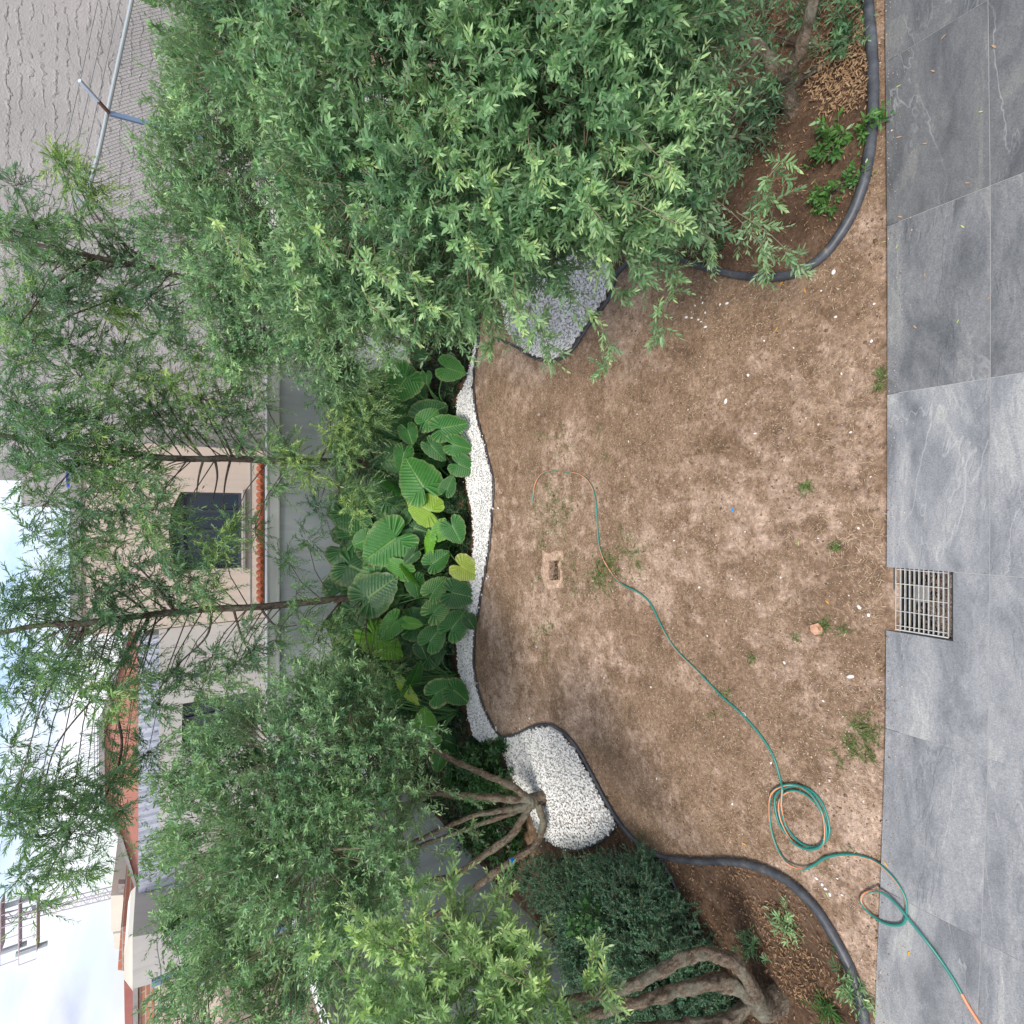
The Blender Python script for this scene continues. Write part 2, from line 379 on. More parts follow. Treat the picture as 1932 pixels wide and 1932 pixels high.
def blockmat():
    """block wall with mortar squeezed out of rough courses"""
    m = mat('rough_block_mortar', (.36, .33, .31), .95, .1)
    v = gpos(m); sx = N(m, 'ShaderNodeSeparateXYZ'); L(m, v, sx.inputs[0])
    wb_ = tnoise(m, 2.2, 5, .65, v)
    ad = N(m, 'ShaderNodeMath', operation='MULTIPLY_ADD'); L(m, wb_, ad.inputs[0]); ad.inputs[1].default_value = .42; L(m, sx.outputs[2], ad.inputs[2])
    mm = N(m, 'ShaderNodeMath', operation='MODULO'); L(m, ad.outputs[0], mm.inputs[0]); mm.inputs[1].default_value = .21
    dv = N(m, 'ShaderNodeMath', operation='DIVIDE'); L(m, mm.outputs[0], dv.inputs[0]); dv.inputs[1].default_value = .21
    n1 = tnoise(m, 5, 6, .7, v); n2 = tnoise(m, 24, 5, .7, v)
    rowl = ramp(m, dv.outputs[0], [(0, (0,) * 3), (.42, (0,) * 3), (.5, (1,) * 3), (.62, (.6,) * 3), (.75, (0,) * 3)])
    patch = ramp(m, n1, [(.46, (0,) * 3), (.62, (1,) * 3)])
    hz = mixc(m, 1.0, rowl, patch, 'MULTIPLY')
    c = ramp(m, tnoise(m, .5, 5, .6, v), [(.3, (.36, .345, .34)), (.7, (.47, .45, .44))])
    c = mixc(m, .55, c, ramp(m, n2, [(.3, (.40,) * 3), (.7, (.62,) * 3)]), 'OVERLAY')
    c = mixc(m, mixc(m, .5, (0, 0, 0), hz), c, (.36, .34, .335))
    base(m, c)
    hh = mixc(m, .55, hz, mixc(m, .5, n2, n1))
    bump(m, hh, .9, .09); return m
M_block = blockmat()

# ------------------------------------------------------------------ ground and patio
def struct(o): o['kind'] = 'structure'; return o
mb = MB(); R = 900
mb.add([(-R, -R, -.6), (R, -R, -.6), (R, R, -.6), (-R, R, -.6)], [(0, 1, 2, 3)])
struct(mb.build('ground', M_dirt))

def soil_z(X, Y):
    z = .02 * mnoise.noise(Vector((X * .7, Y * .7, 0))) + .014 * mnoise.noise(Vector((X * 2.1, Y * 2.1, 9))) + .008 * mnoise.noise(Vector((X * 4, Y * 4, 3)))
    return z
# the soil sheet; a hole of its own is dug where the irrigation box stands open
hc = G(1043, 1076); HX, HY = hc[0], hc[1]
nx, ny = 210, 170
xs = np.linspace(-6.4, 6.6, nx); ys = np.linspace(1.43, 10.6, ny)
mb = MB(); V = []
for j in range(ny):
    for i in range(nx): V.append((xs[i], ys[j], soil_z(xs[i], ys[j]) - (.012 if ys[j] < 1.55 else 0)))
Fc = []
for j in range(ny - 1):
    for i in range(nx - 1):
        cx_, cy_ = (xs[i] + xs[i + 1]) / 2, (ys[j] + ys[j + 1]) / 2
        if abs(cx_ - HX) < .17 and abs(cy_ - HY) < .10: continue
        Fc.append((j * nx + i, j * nx + i + 1, (j + 1) * nx + i + 1, (j + 1) * nx + i))
mb.add(V, Fc)
struct(mb.build('garden_soil', M_soil, smooth=True))

def patio_y(X, row=0):
    """front edge of the slabs, a little off straight as laid"""
    xs_ = [G(1671, 0)[0], G(1676, 500)[0], G(1675, 1000)[0], G(1672, 1400)[0], G(1662, 1680)[0], G(1651, 1932)[0]]
    ys_ = [G(1671, 0)[1], G(1676, 500)[1], G(1675, 1000)[1], G(1672, 1400)[1], G(1662, 1680)[1], G(1651, 1932)[1]]
    e = np.interp(X, xs_[::-1], ys_[::-1])
    return e - (0 if row == 0 else (G(1675, 1000)[1] - G(1869, 1000)[1]) * row)
jx = [G(1675, y)[0] for y in (428, 745, 1070, 1374, 1680)]
joints = [jx[0] + 1.19 * k for k in range(4, 0, -1)] + jx + [jx[-1] - 1.19 * k for k in range(1, 4)]
joints = joints[::-1]
gx1, gx0 = G(1689, 1062)[0], G(1687, 1186)[0] - .02          # grate, right and left
gyF, gyN = G(1689, 1100)[1], G(1796, 1100)[1]                # far and near
PT = .014
mb = MB()
def slab(x0, x1, r0, r1, tone, y0=None, y1=None, g=.0017):
    x0 += g; x1 -= g
    n = 4; far = [(x, (patio_y(x, r0) if y1 is None else y1) - (g if r0 else 0)) for x in np.linspace(x0, x1, n)]
    near = [(x, (patio_y(x, r1) if y0 is None else y0) + g) for x in np.linspace(x1, x0, n)]
    ol = far + near
    mb.prism([(x, y, PT) for x, y in ol][::-1], (0, 0, -.05), tone=tone, shade=.50 if x0 > jx[0] - .1 else (.66 if x0 > jx[1] - .1 else 1.0))  # slabs to the right have a darker colour of their own
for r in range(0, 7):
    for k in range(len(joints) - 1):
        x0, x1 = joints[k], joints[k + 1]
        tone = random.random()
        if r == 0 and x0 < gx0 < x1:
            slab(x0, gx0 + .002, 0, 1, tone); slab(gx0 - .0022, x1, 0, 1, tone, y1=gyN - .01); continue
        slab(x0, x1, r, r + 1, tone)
mb.prism([(-7, -2.4, PT - .0025), (7, -2.4, PT - .0025), (7, gyN - .012, PT - .0025), (-7, gyN - .012, PT - .0025)], (0, 0, -.05), mat=1)
mb.prism([(-7, gyN - .012, PT - .0025), (gx0 - .004, gyN - .012, PT - .0025), (gx0 - .004, 1.44, PT - .0025), (-7, 1.40, PT - .0025)], (0, 0, -.05), mat=1)
mb.prism([(gx1 + .004, gyN - .012, PT - .0025), (7, gyN - .012, PT - .0025), (7, 1.44, PT - .0025), (gx1 + .004, 1.44, PT - .0025)], (0, 0, -.05), mat=1)
struct(mb.build('patio', [M_slate, M_grout]))

# drain with its grate
dr = empty('floor_drain', ((gx0 + gx1) / 2, (gyF + gyN) / 2, -.25), 'square metal drain grate set in the slate patio edge, half clogged with dirt', 'drain')
mb = MB()
x0, x1, y0, y1 = gx0 - .004, gx1 + .004, gyN - .01, gyF + .015
for a, b, c, d in ((x0, x0 + .012, y0, y1), (x1 - .012, x1, y0, y1), (x0 + .012, x1 - .012, y0, y0 + .012), (x0 + .012, x1 - .012, y1 - .012, y1)):
    mb.box(((a + b) / 2, (c + d) / 2, -.14), (b - a, d - c, .26))
mb.box(((x0 + x1) / 2, (y0 + y1) / 2, -.26), (x1 - x0 - .03, y1 - y0 - .03, .02))
mb.build('pit', M_pit, dr)
mb = MB(); yy = np.linspace(gyN + .02, gyF - .002, 12); gz = -.004
ga, gb = gx0 + .016, gx1 - .012
for q in yy: mb.box(((ga + gb) / 2, q, gz - .012), (gb - ga, .0045, .026))
for f in (0, .065, .29, .5, .71, .93, 1): mb.box((ga + (gb - ga) * f, (yy[0] + yy[-1]) / 2, gz + .0015), (.005 if 0 < f < 1 else .008, yy[-1] - yy[0] + .005, .006))
mb.build('grate', M_iron, dr)
mb = MB(); mb.box(((gx0 + gx1) / 2 + .03, (gyF + gyN) / 2 + .04, -.13), (.12, .07, .02)); mb.box(((gx0 + gx1) / 2 + .03, (gyF + gyN) / 2 + .04, -.19), (.05, .05, .10))
mb.build('pipe_cap', M_white, dr)

def pebbles(name, pts, sizes, tones, material, flat=.55, parent=None):
    """many small stones in one mesh; each is a squashed, turned octahedral pebble with 8 to 20 faces"""
    import bmesh
    bm = bmesh.new(); bmesh.ops.create_icosphere(bm, subdivisions=1, radius=1)
    bv = np.array([v.co[:] for v in bm.verts]); bf = np.array([[v.index for v in f.verts] for f in bm.faces]); bm.free()
    n = len(pts); pts = np.asarray(pts, float)
    v = np.repeat(bv[None], n, 0) * (1 + rng.uniform(-.22, .22, (n, len(bv), 1)))
    v = v * np.stack([rng.uniform(.8, 1.25, n), rng.uniform(.6, .95, n), rng.uniform(flat * .8, flat * 1.3, n)], 1)[:, None, :]
    a = rng.uniform(0, 6.28, n); tl = rng.uniform(-.5, .5, n)
    ca, sa, ct, st = np.cos(a)[:, None], np.sin(a)[:, None], np.cos(tl)[:, None], np.sin(tl)[:, None]
    x, y, z = v[..., 0], v[..., 1], v[..., 2]
    x, z = x * ct - z * st, x * st + z * ct
    x, y = x * ca - y * sa, x * sa + y * ca
    v = np.stack([x, y, z], -1) * np.asarray(sizes)[:, None, None] + pts[:, None, :]
    f = (bf[None] + (np.arange(n) * len(bv))[:, None, None]).reshape(-1)
    return fastmesh(name, v.reshape(-1, 3), f, np.full(n * len(bf), 3), material, tone=np.repeat(tones, len(bf)), parent=parent, smooth=True)

q_ = np.array([(rng.uniform(x0 + .02, x1 - .02), y0 + .012 + rng.exponential(.055), 0) for _ in range(1100)]); q_ = q_[q_[:, 1] < y1 - .03]
q_[:, 2] = -.035 - (q_[:, 1] - y0) * .7 + rng.uniform(-.01, .01, len(q_))
pebbles('caked_dirt', q_, rng.uniform(.006, .016, len(q_)), rng.uniform(.1, .8, len(q_)), M_grit, .6, dr)

def inpoly(pts, poly):
    x, y = pts[:, 0], pts[:, 1]; c = np.zeros(len(pts), bool); n = len(poly)
    for i in range(n):
        x1, y1 = poly[i][:2]; x2, y2 = poly[(i + 1) % n][:2]
        c ^= ((y1 > y) != (y2 > y)) & (x < (x2 - x1) * (y - y1) / (y2 - y1 + 1e-12) + x1)
    return c
def scatter(poly, n):
    poly = np.array([p[:2] for p in poly]); lo, hi = poly.min(0), poly.max(0); out = np.zeros((0, 2))
    while len(out) < n:
        q = rng.uniform(lo, hi, (n * 2, 2)); out = np.vstack([out, q[inpoly(q, poly)]])
    return out[:n]
def smooth_path(pts, n=8, closed=False):
    pts = [np.array(p, float) for p in pts]; out = []
    m = len(pts)
    for i in range(m - 1):
        p0, p1, p2, p3 = pts[max(i - 1, 0)], pts[i], pts[i + 1], pts[min(i + 2, m - 1)]
        for k in range(n):
            t = k / n
            out.append(.5 * ((2 * p1) + (-p0 + p2) * t + (2 * p0 - 5 * p1 + 4 * p2 - p3) * t * t + (-p0 + 3 * p1 - 3 * p2 + p3) * t ** 3))
    out.append(pts[-1]); return out

# ------------------------------------------------------------------ garden edging, beds, gravel
E_right = [G(*p) for p in [(1640, -260), (1642, -120), (1643, 0), (1649, 100), (1652, 200), (1643, 300), (1628, 365), (1600, 425), (1560, 480), (1515, 512), (1470, 524), (1400, 522), (1330, 506), (1255, 484), (1200, 490), (1165, 520)]]
E_patchR = [G(*p) for p in [(1165, 520), (1148, 568), (1110, 618), (1082, 660), (1047, 682), (1010, 676), (975, 655), (945, 640)]]
E_back = [G(*p) for p in [(905, 560), (905, 640), (898, 690), (895, 740), (905, 800), (922, 855), (932, 900), (932, 945), (925, 1020), (912, 1110), (898, 1190), (897, 1260), (907, 1310), (924, 1355), (946, 1390)]]
E_left = [G(*p) for p in [(946, 1390), (975, 1386), (1008, 1370), (1040, 1367), (1068, 1382), (1095, 1415), (1130, 1480), (1160, 1535), (1195, 1580), (1240, 1612), (1300, 1622), (1360, 1624), (1410, 1628), (1470, 1648), (1530, 1695), (1575, 1760), (1612, 1835), (1636, 1932), (1645, 2060), (1648, 2200)]]
def edging(path, label, r, h):
    mb = MB(); pts = smooth_path(path, 6)
    rr = [r(p) if callable(r) else r for p in pts]
    mb.tube([(p[0], p[1], h + soil_z(p[0], p[1])) for p in pts], rr, 10, wob=.10)
    # the strip that goes down into the soil
    V = []; Fq = []
    for i, p in enumerate(pts):
        d = np.array(pts[min(i + 1, len(pts) - 1)]) - np.array(pts[max(i - 1, 0)]); d /= np.linalg.norm(d) + 1e-9
        nrm = np.array([-d[1], d[0], 0]) * rr[i] * .35
        for s in (-1, 1):
            for z in (-.05, h): V.append((p[0] + nrm[0] * s, p[1] + nrm[1] * s, z))
    for i in range(len(pts) - 1):
        a = i * 4; b = a + 4
        Fq += [(a, b, b + 1, a + 1), (a + 2, a + 3, b + 3, b + 2)]
    mb.add(V, Fq)
    o = mb.build('garden_edging', M_edge, smooth=True); tag(o, label, 'edging', 'black edging strips round the lawn'); return o
edging(E_right, 'thick dark edging strip curving round the bed under the near right tree', lambda p: .024 + .014 * min(1, max(0, (3.6 - p[1]) / 1.5)), .035)
edging(E_patchR, 'thin dark edging strip around the gravel patch under the right tree', .018, .025)
edging(E_back, 'thin dark edging strip between the long gravel band and the lawn', .014, .02)
edging(E_left, 'long dark edging strip winding past the left gravel patch to the patio', lambda p: .018 + .025 * min(1, max(0, (4.6 - p[1]) / 3.2)), .03)

def sheet(name, poly, z, material):
    mb = MB(); mb.add([(p[0], p[1], z) for p in poly], [tuple(range(len(poly)))]); return struct(mb.build(name, material))
# dark planted beds as sheets a little above the soil
er = smooth_path(E_right, 5); el = smooth_path(E_left, 5)
def grid_sheet(name, poly, z, material, step=.09, rise=0.0):
    poly = [tuple(p[:2]) for p in poly]; lo = np.min(poly, 0); hi = np.max(poly, 0)
    X = np.arange(lo[0], hi[0] + step, step); Y = np.arange(lo[1], hi[1] + step, step); V = []; F_ = []; idx = {}
    cen = np.array([[x + step / 2, y + step / 2] for y in Y for x in X]); ins = inpoly(cen, poly).reshape(len(Y), len(X))
    def vid(i, j):
        if (i, j) not in idx:
            x, y = X[0] + i * step, Y[0] + j * step
            idx[(i, j)] = len(V); V.append((x, y, soil_z(x, y) + z + rise * (mnoise.noise(Vector((x * 3, y * 3, 7))) * .5 + .5)))
        return idx[(i, j)]
    for j in range(len(Y)):
        for i in range(len(X)):
            if ins[j, i]: F_.append((vid(i, j), vid(i + 1, j), vid(i + 1, j + 1), vid(i, j + 1)))
    mb = MB(); mb.add(V, F_); return struct(mb.build(name, material, smooth=True))
poly_bedR = [tuple(p[:2]) for p in er] + [(3.0, 5.0), (6.5, 5.0), (6.5, 1.6)]
poly_bedL = [tuple(p[:2]) for p in el[25:]] + [(-6.3, 1.5), (-6.3, 6.0), (-4.3, 5.0)]
gravL = [G(*p)[:2] for p in [(948, 1392), (975, 1389), (1008, 1373), (1040, 1370), (1066, 1385), (1092, 1417), (1127, 1482), (1157, 1537), (1168, 1552), (1148, 1575), (1120, 1592), (1085, 1600), (1050, 1590), (1020, 1568), (1005, 1530), (985, 1495), (968, 1455), (955, 1420)]]
gravR = [G(*p)[:2] for p in [(1160, 525), (1144, 568), (1108, 616), (1080, 657), (1047, 678), (1012, 672), (980, 650), (960, 620), (950, 570), (960, 520), (1010, 470), (1080, 450), (1140, 470)]]
bk = smooth_path(E_back, 5)
gravB = [tuple(p[:2]) for p in bk[5:]] + [G(*p)[:2] for p in [(918, 1400), (900, 1392), (888, 1350), (880, 1300), (868, 1255), (865, 1190), (872, 1130), (893, 1080), (899, 1020), (895, 960), (884, 900), (886, 850), (868, 800), (868, 750), (880, 730), (890, 700)]]
bed_back = [tuple(p[:2]) for p in bk] + [(-4.3, 6.6), (-6.3, 6.2), (-6.3, 10.5), (6.5, 10.5), (6.5, 5.2), (3.3, 5.2), (3.2, 7.0)]
grid_sheet('planting_bed', poly_bedR, .012, M_bed, .07, .03)
grid_sheet('planting_bed', poly_bedL, .012, M_bed, .07, .03)
grid_sheet('planting_bed', bed_back, .012, M_bed, .09, .04)
for nm, poly, dens, lab in (('gravel', gravL, 2300, 'white marble pebbles around the left tree trunk'), ('gravel', gravR, 2300, 'white marble pebbles under the hanging right tree'), ('gravel', gravB, 2600, 'white marble pebbles in a long curved band behind the lawn')):
    pp = np.array(poly); area = .5 * abs(np.dot(pp[:, 0], np.roll(pp[:, 1], 1)) - np.dot(pp[:, 1], np.roll(pp[:, 0], 1)))
    grid_sheet('gravel_base', poly, .045, M_under, .05)
    n = int(area * dens); q = scatter(poly, n)
    k_ = int(n * .02); q[:k_] += rng.normal(0, .09, (k_, 2))
    z = np.array([soil_z(a, b) for a, b in q]) + .05 + rng.uniform(-.004, .016, n)
    o = pebbles(nm, np.column_stack([q, z]), rng.uniform(.010, .021, n), rng.uniform(0, 1, n) ** .6, M_white, .6)
    tag(o, lab, 'gravel', kind='stuff')
# the low dark rim behind the left gravel
mb = MB(); pr = smooth_path([G(*p) for p in [(1168, 1552), (1148, 1577), (1120, 1594), (1085, 1603), (1050, 1593), (1018, 1570)]], 6)
mb.tube([(p[0], p[1], .035) for p in pr], .016, 8); tag(mb.build('garden_edging', M_edge, smooth=True), 'short dark edging strip on the far side of the left gravel patch', 'edging', 'black edging strips round the lawn')
mb = MB(); pr = smooth_path([G(*p) for p in [(1246, 1614), (1262, 1640), (1290, 1700), (1310, 1760)]], 6)
mb.tube([(p[0], p[1], .03) for p in pr], .014, 8); tag(mb.build('garden_edging', M_edge, smooth=True), 'short dark edging strip along the foot of the dark hedge', 'edging', 'black edging strips round the lawn')

# ------------------------------------------------------------------ leaves, blades
def leaf_verts(b, d, n, Ln, W, bend=.12, shape=((.0, 0), (.3, 1), (.68, .82), (1, 0))):
    """b,d,n (K,3); six-sided leaf blades"""
    d = d / (np.linalg.norm(d, axis=1, keepdims=True) + 1e-9)
    s = np.cross(d, n); s /= np.linalg.norm(s, axis=1, keepdims=True) + 1e-9
    n = np.cross(s, d)
    Ln = Ln[:, None]; W = W[:, None] / 2
    o = [b, b + d * Ln * .3 + s * W, b + d * Ln * .68 + s * W * .8 - n * Ln * bend * .4, b + d * Ln - n * Ln * bend, b + d * Ln * .68 - s * W * .8 - n * Ln * bend * .4, b + d * Ln * .3 - s * W]
    return np.stack(o, 1)
def unit(v): return v / (np.linalg.norm(v, axis=-1, keepdims=True) + 1e-9)

class Foliage:
    def __init__(s): s.lv = []; s.lt = []; s.sv = []
    def shoots(s, o, d, Ln, nl, leafL, leafW, spread=55, droop=.25, tone=None, whorl=2, stem=.0022, tipb=.3, jit=.25):
        """o,d (K,3), Ln (K,)"""
        K = len(o)
        if not K: return
        d = unit(d); up = np.tile(np.array([[0, 0, 1.]]), (K, 1)) + rng.normal(0, .25, (K, 3))
        u = unit(np.cross(d, up)); v = np.cross(u, d)
        tone = rng.uniform(.2, .6, K) if tone is None else tone
        side = rng.normal(0, .22, (K, 3))
        fl = rng.uniform(.7, 1.2, K); ft = rng.uniform(0, 1.7, K)
        def path(q): return o + d * (Ln * q)[:, None] + (np.array([[0, 0, -droop]]) + side) * (Ln * q * q)[:, None]
        sr = math.radians(spread)
        for k in range(nl):
            q = np.full(K, (k + .6) / nl); p = path(q); t = unit(path(q + .02) - path(q - .02))
            for w in range(whorl):
                a = rng.normal(0, .35, K) + (k % 2) * math.pi / 2 + 2 * math.pi * w / whorl
                rad = u * np.cos(a)[:, None] + v * np.sin(a)[:, None]; rad = unit(rad - t * np.sum(rad * t, 1)[:, None])
                ss = sr * (1 - .45 * (k / nl)) + rng.normal(0, .14, K)
                ld = t * np.cos(ss)[:, None] + rad * np.sin(ss)[:, None] + rng.normal(0, jit * .3, (K, 3))
                ln_ = t * np.sin(ss)[:, None] - rad * np.cos(ss)[:, None] + rng.normal(0, jit, (K, 3)) + np.array([[0, 0, .35]])
                LL = leafL * fl * rng.uniform(.75, 1.15, K) * (1 - .35 * max(0, k / nl - .7) / .3)
                s.lv.append(leaf_verts(p, ld, ln_, LL, LL * leafW / leafL * rng.uniform(.85, 1.15, K)))
                s.lt.append(np.clip(tone + ft * tipb * max(0, (k / nl - .55)) / .45 + rng.normal(0, .07, K), 0, 1))
        if stem:
            for q0, q1 in ((0, .35), (.35, .7), (.7, .97)):
                s.sv.append((path(np.full(K, q0)), path(np.full(K, q1)), stem * (1 - .6 * q0), stem * (1 - .6 * q1)))
    def twig(s, a, b, r0, r1):
        s.sv.append((np.atleast_2d(a), np.atleast_2d(b), r0, r1))
    def build(s, name, mats, parent):
        V = np.concatenate(s.lv).reshape(-1, 3); nl = len(V) // 6
        loops = np.arange(nl * 6); nper = np.full(nl, 6); mi = np.zeros(nl); tone = np.concatenate(s.lt)
        parts = [V]; off = len(V); LP = [loops]; NP = [nper]; MI = [mi]; TN = [tone]
        for a, b, r0, r1 in s.sv:
            K = len(a); d = unit(b - a); u = unit(np.cross(d, np.array([[.3, .2, 1.]]))); v = np.cross(d, u)
            ring = []
            for p, r in ((a, r0), (b, r1)):
                for k in range(3):
                    an = 2.094 * k; ring.append(p + (u * math.cos(an) + v * math.sin(an)) * r)
            vv = np.stack(ring, 1).reshape(-1, 3)
            fq = np.array([[0, 1, 4, 3], [1, 2, 5, 4], [2, 0, 3, 5]])
            LP.append((fq[None] + (np.arange(K) * 6)[:, None, None]).reshape(-1) + off); NP.append(np.full(K * 3, 4)); MI.append(np.ones(K * 3)); TN.append(np.full(K * 3, .5))
            parts.append(vv); off += len(vv)
        return fastmesh(name, np.concatenate(parts), np.concatenate(LP), np.concatenate(NP), mats, np.concatenate(MI), np.concatenate(TN), parent)

def ball(n):
    v = rng.normal(0, 1, (n, 3)); return unit(v)

def crown(fol, blobs, seeds_m2=10, per=9, shootL=.26, nl=9, leafL=.062, leafW=.014, upb=.45, droop=.25, inner=.25, rough=.16, spread=52, tone0=.38, cr=.13, whorl=2, sticks=True, hollow=0.0):
    """blobs: list of (centre, radius): clumps of leafy shoots over their joined, uneven surface"""
    C = np.array([b[0] for b in blobs]); Rr = np.array([b[1] for b in blobs])
    for c, r in zip(C, Rr):
        n = max(6, int(4 * math.pi * r * r * seeds_m2)); dr = ball(n)
        # uneven surface
        lump = np.array([mnoise.noise(Vector((c + x * r) * 1.9)) + .5 * mnoise.noise(Vector((c + x * r) * 4.5)) for x in dr])
        rad = r * (1 + rough * 1.6 * lump) * rng.uniform(.82, 1.0, n)
        sel = rng.random(n) < inner; rad[sel] *= rng.uniform(.35, .85, sel.sum())
        sd = c + dr * rad[:, None]
        keep = np.ones(n, bool)
        dd = np.linalg.norm(sd[:, None] - C[None], axis=2) / Rr[None]
        deep = dd.min(1) < .62
        keep &= ~(deep & (rng.random(n) < .75))
        if hollow:
            hn = np.array([mnoise.noise(Vector(p * 1.7 + 5.0)) for p in sd]); keep &= ~((hn > .12) & ~sel & (rng.random(n) < hollow))
        sd, dr2 = sd[keep], dr[keep]
        m = len(sd)
        if m == 0: continue
        ctone = np.clip(tone0 + .22 * np.array([mnoise.noise(Vector(p * 2.3)) for p in sd]) + rng.normal(0, .08, m), 0, 1)
        out = unit(dr2 + np.array([[0, 0, upb]]) + rng.normal(0, .25, (m, 3)))
        o = np.repeat(sd - out * shootL * .55, per, 0); d = np.repeat(out, per, 0) + rng.normal(0, .42, (m * per, 3))
        o = o + rng.normal(0, cr * .55, o.shape)
        K = len(o)
        fol.shoots(o, d, rng.uniform(.65, 1.25, K) * shootL, nl, leafL, leafW, spread, droop, np.repeat(ctone, per), whorl, .002)
        if sticks:
            fol.twig(c + (sd - c) * .35, sd - out * shootL * .5, .008, .003)

def bl(x, y, r, t): return (P(x, y, t), r * t / 966)

def limb(name, parent, pts, rad, m, sides=18, wob=.42):
    mb = MB(); q = smooth_path(pts, 12)
    rr = np.interp(np.linspace(0, 1, len(q)), np.linspace(0, 1, len(rad)), rad)
    mb.tube(q, list(rr), sides, wob=wob); return mb.build(name, m, parent, smooth=True)

# ------------------------------------------------------------------ olive trees
GRP = 'olive trees along the garden sides'
# near right
bA = G(1492, 215); bA[2] = 0
A = empty('olive_tree', bA, 'largest grey-green tree, filling the upper middle, forked trunk in the bed beside the patio', 'tree', GRP)
pA = [P(1492, 215, bA[1] * cp + (H) * sp)]
tb = float(np.dot(bA - EYE, FWD))
pts = [bA + np.array([0, 0, -.05]), P(1478, 165, tb - .2), P(1462, 140, tb - .35)]
limb('trunk', A, pts, [.075, .058, .052], M_bark)
limb('limb', A, [P(1466, 146, tb - .33), P(1495, 120, tb - .5), P(1520, 60, tb - .7), P(1530, -30, tb - .9), P(1450, -150, tb - 1.0)], [.046, .042, .038, .034, .028], M_bark)
limb('limb', A, [P(1464, 142, tb - .34), P(1430, 90, tb - .4), P(1330, 60, tb - .5), P(1150, 80, tb - .5), P(950, 120, tb - .4)], [.045, .04, .036, .03, .02], M_bark)
limb('limb', A, [P(1440, 95, tb - .4), P(1300, 200, tb - .35), P(1120, 330, tb - .3), P(900, 430, tb - .1)], [.034, .03, .024, .012], M_bark)
blobsA = [bl(950, 130, 330, 3.6), bl(720, 120, 280, 3.8), bl(530, 90, 180, 3.9), bl(700, 360, 220, 4.0), bl(880, 400, 220, 3.7), bl(1110, 330, 190, 3.4), bl(1130, 60, 230, 3.2),
          bl(1240, 230, 115, 3.2), bl(640, 520, 120, 4.2), bl(800, 560, 90, 4.1), bl(930, 540, 65, 3.9), bl(1040, 450, 75, 3.7), bl(1000, -80, 350, 3.3), bl(1290, 30, 80, 3.2), bl(1340, 250, 60, 3.2), bl(1300, 370, 70, 3.3), bl(450, -60, 140, 4.0), bl(740, 600, 60, 4.2)]
fA = Foliage()
crown(fA, blobsA, 14, 10, .24, 10, .060, .0165, inner=.4, rough=.24, hollow=.4)
crown(fA, [(c, r * .72) for c, r in blobsA], 9, 8, .26, 8, .058, .0165, inner=.5, rough=.2, tone0=.12, sticks=False)  # core leaves, low tone paints the dark shade inside the crown
def spray(fol, pts, t0, t1, n=16, shootL=.16, leafL=.058, tone=.5, both=True):
    """a hanging spray: a stem with leafy side shoots"""
    m = len(pts); q = smooth_path([P(x, y, t0 + (t1 - t0) * i / (m - 1)) for i, (x, y) in enumerate(pts)], 6)
    for a, b in zip(q[:-1], q[1:]): fol.twig(a, b, .0045, .0035)
    idx = rng.integers(1, len(q) - 1, n); o = np.array([q[i] for i in idx]); td = unit(np.array([q[i + 1] - q[i - 1] for i in idx]))
    d = td + rng.normal(0, .65, (n, 3)); fol.shoots(o, d, rng.uniform(.6, 1.1, n) * shootL, 8, leafL, .016, 50, .2, np.clip(rng.normal(tone, .12, n), 0, 1))
    fol.shoots(np.array([q[-6]]), np.array([q[-1] - q[-6]]), np.array([np.linalg.norm(q[-1] - q[-6]) + .03]), 10, leafL, .016, 45, .1, np.array([tone + .1]))
for pts_, t0, t1, n in (([(1340, 370), (1390, 410), (1440, 470), (1445, 525)], 3.3, 3.5, 16), ([(1390, 400), (1450, 440), (1490, 480), (1510, 510)], 3.3, 3.5, 14),
                        ([(1290, 400), (1330, 440), (1350, 480)], 3.3, 3.5, 8), ([(1080, 560), (1120, 600), (1150, 650), (1140, 695)], 3.8, 3.9, 14), ([(1150, 540), (1220, 570), (1250, 610), (1240, 640)], 3.8, 3.9, 14),
                        ([(1000, 590), (1030, 640), (1040, 685)], 3.9, 4.0, 12), ([(920, 600), (930, 640), (925, 665)], 4.0, 4.0, 7), ([(1230, 480), (1270, 520), (1262, 560)], 3.6, 3.7, 8),
                        ([(700, 610), (730, 650), (735, 690)], 4.2, 4.2, 10), ([(800, 600), (850, 620), (870, 600)], 4.2, 4.2, 12), ([(1480, 300), (1440, 350), (1460, 385)], 3.3, 3.3, 10),
                        ([(620, 600), (600, 655), (625, 690)], 4.3, 4.4, 10)):
    spray(fA, pts_, t0, t1, n)
for _ in range(46):
    x0_, y0_ = rng.uniform(380, 1250), rng.uniform(-20, 560)
    if y0_ > 620 - abs(x0_ - 800) * .35: continue
    a_ = rng.uniform(-.9, .5); L_ = rng.uniform(60, 120); ex, ey = math.cos(a_ + 1.2) * L_, math.sin(a_ + 1.2) * L_
    t_ = 2.75 + (900 - min(x0_, 900)) * .0016 + rng.uniform(0, .25)
    spray(fA, [(x0_, y0_), (x0_ + ex * .5 - 6, y0_ + ey * .5), (x0_ + ex + 8, y0_ + ey)], t_ + .15, t_, 9, .12, .056, .62)
fA.build('crown', [M_olive, M_twig], A)

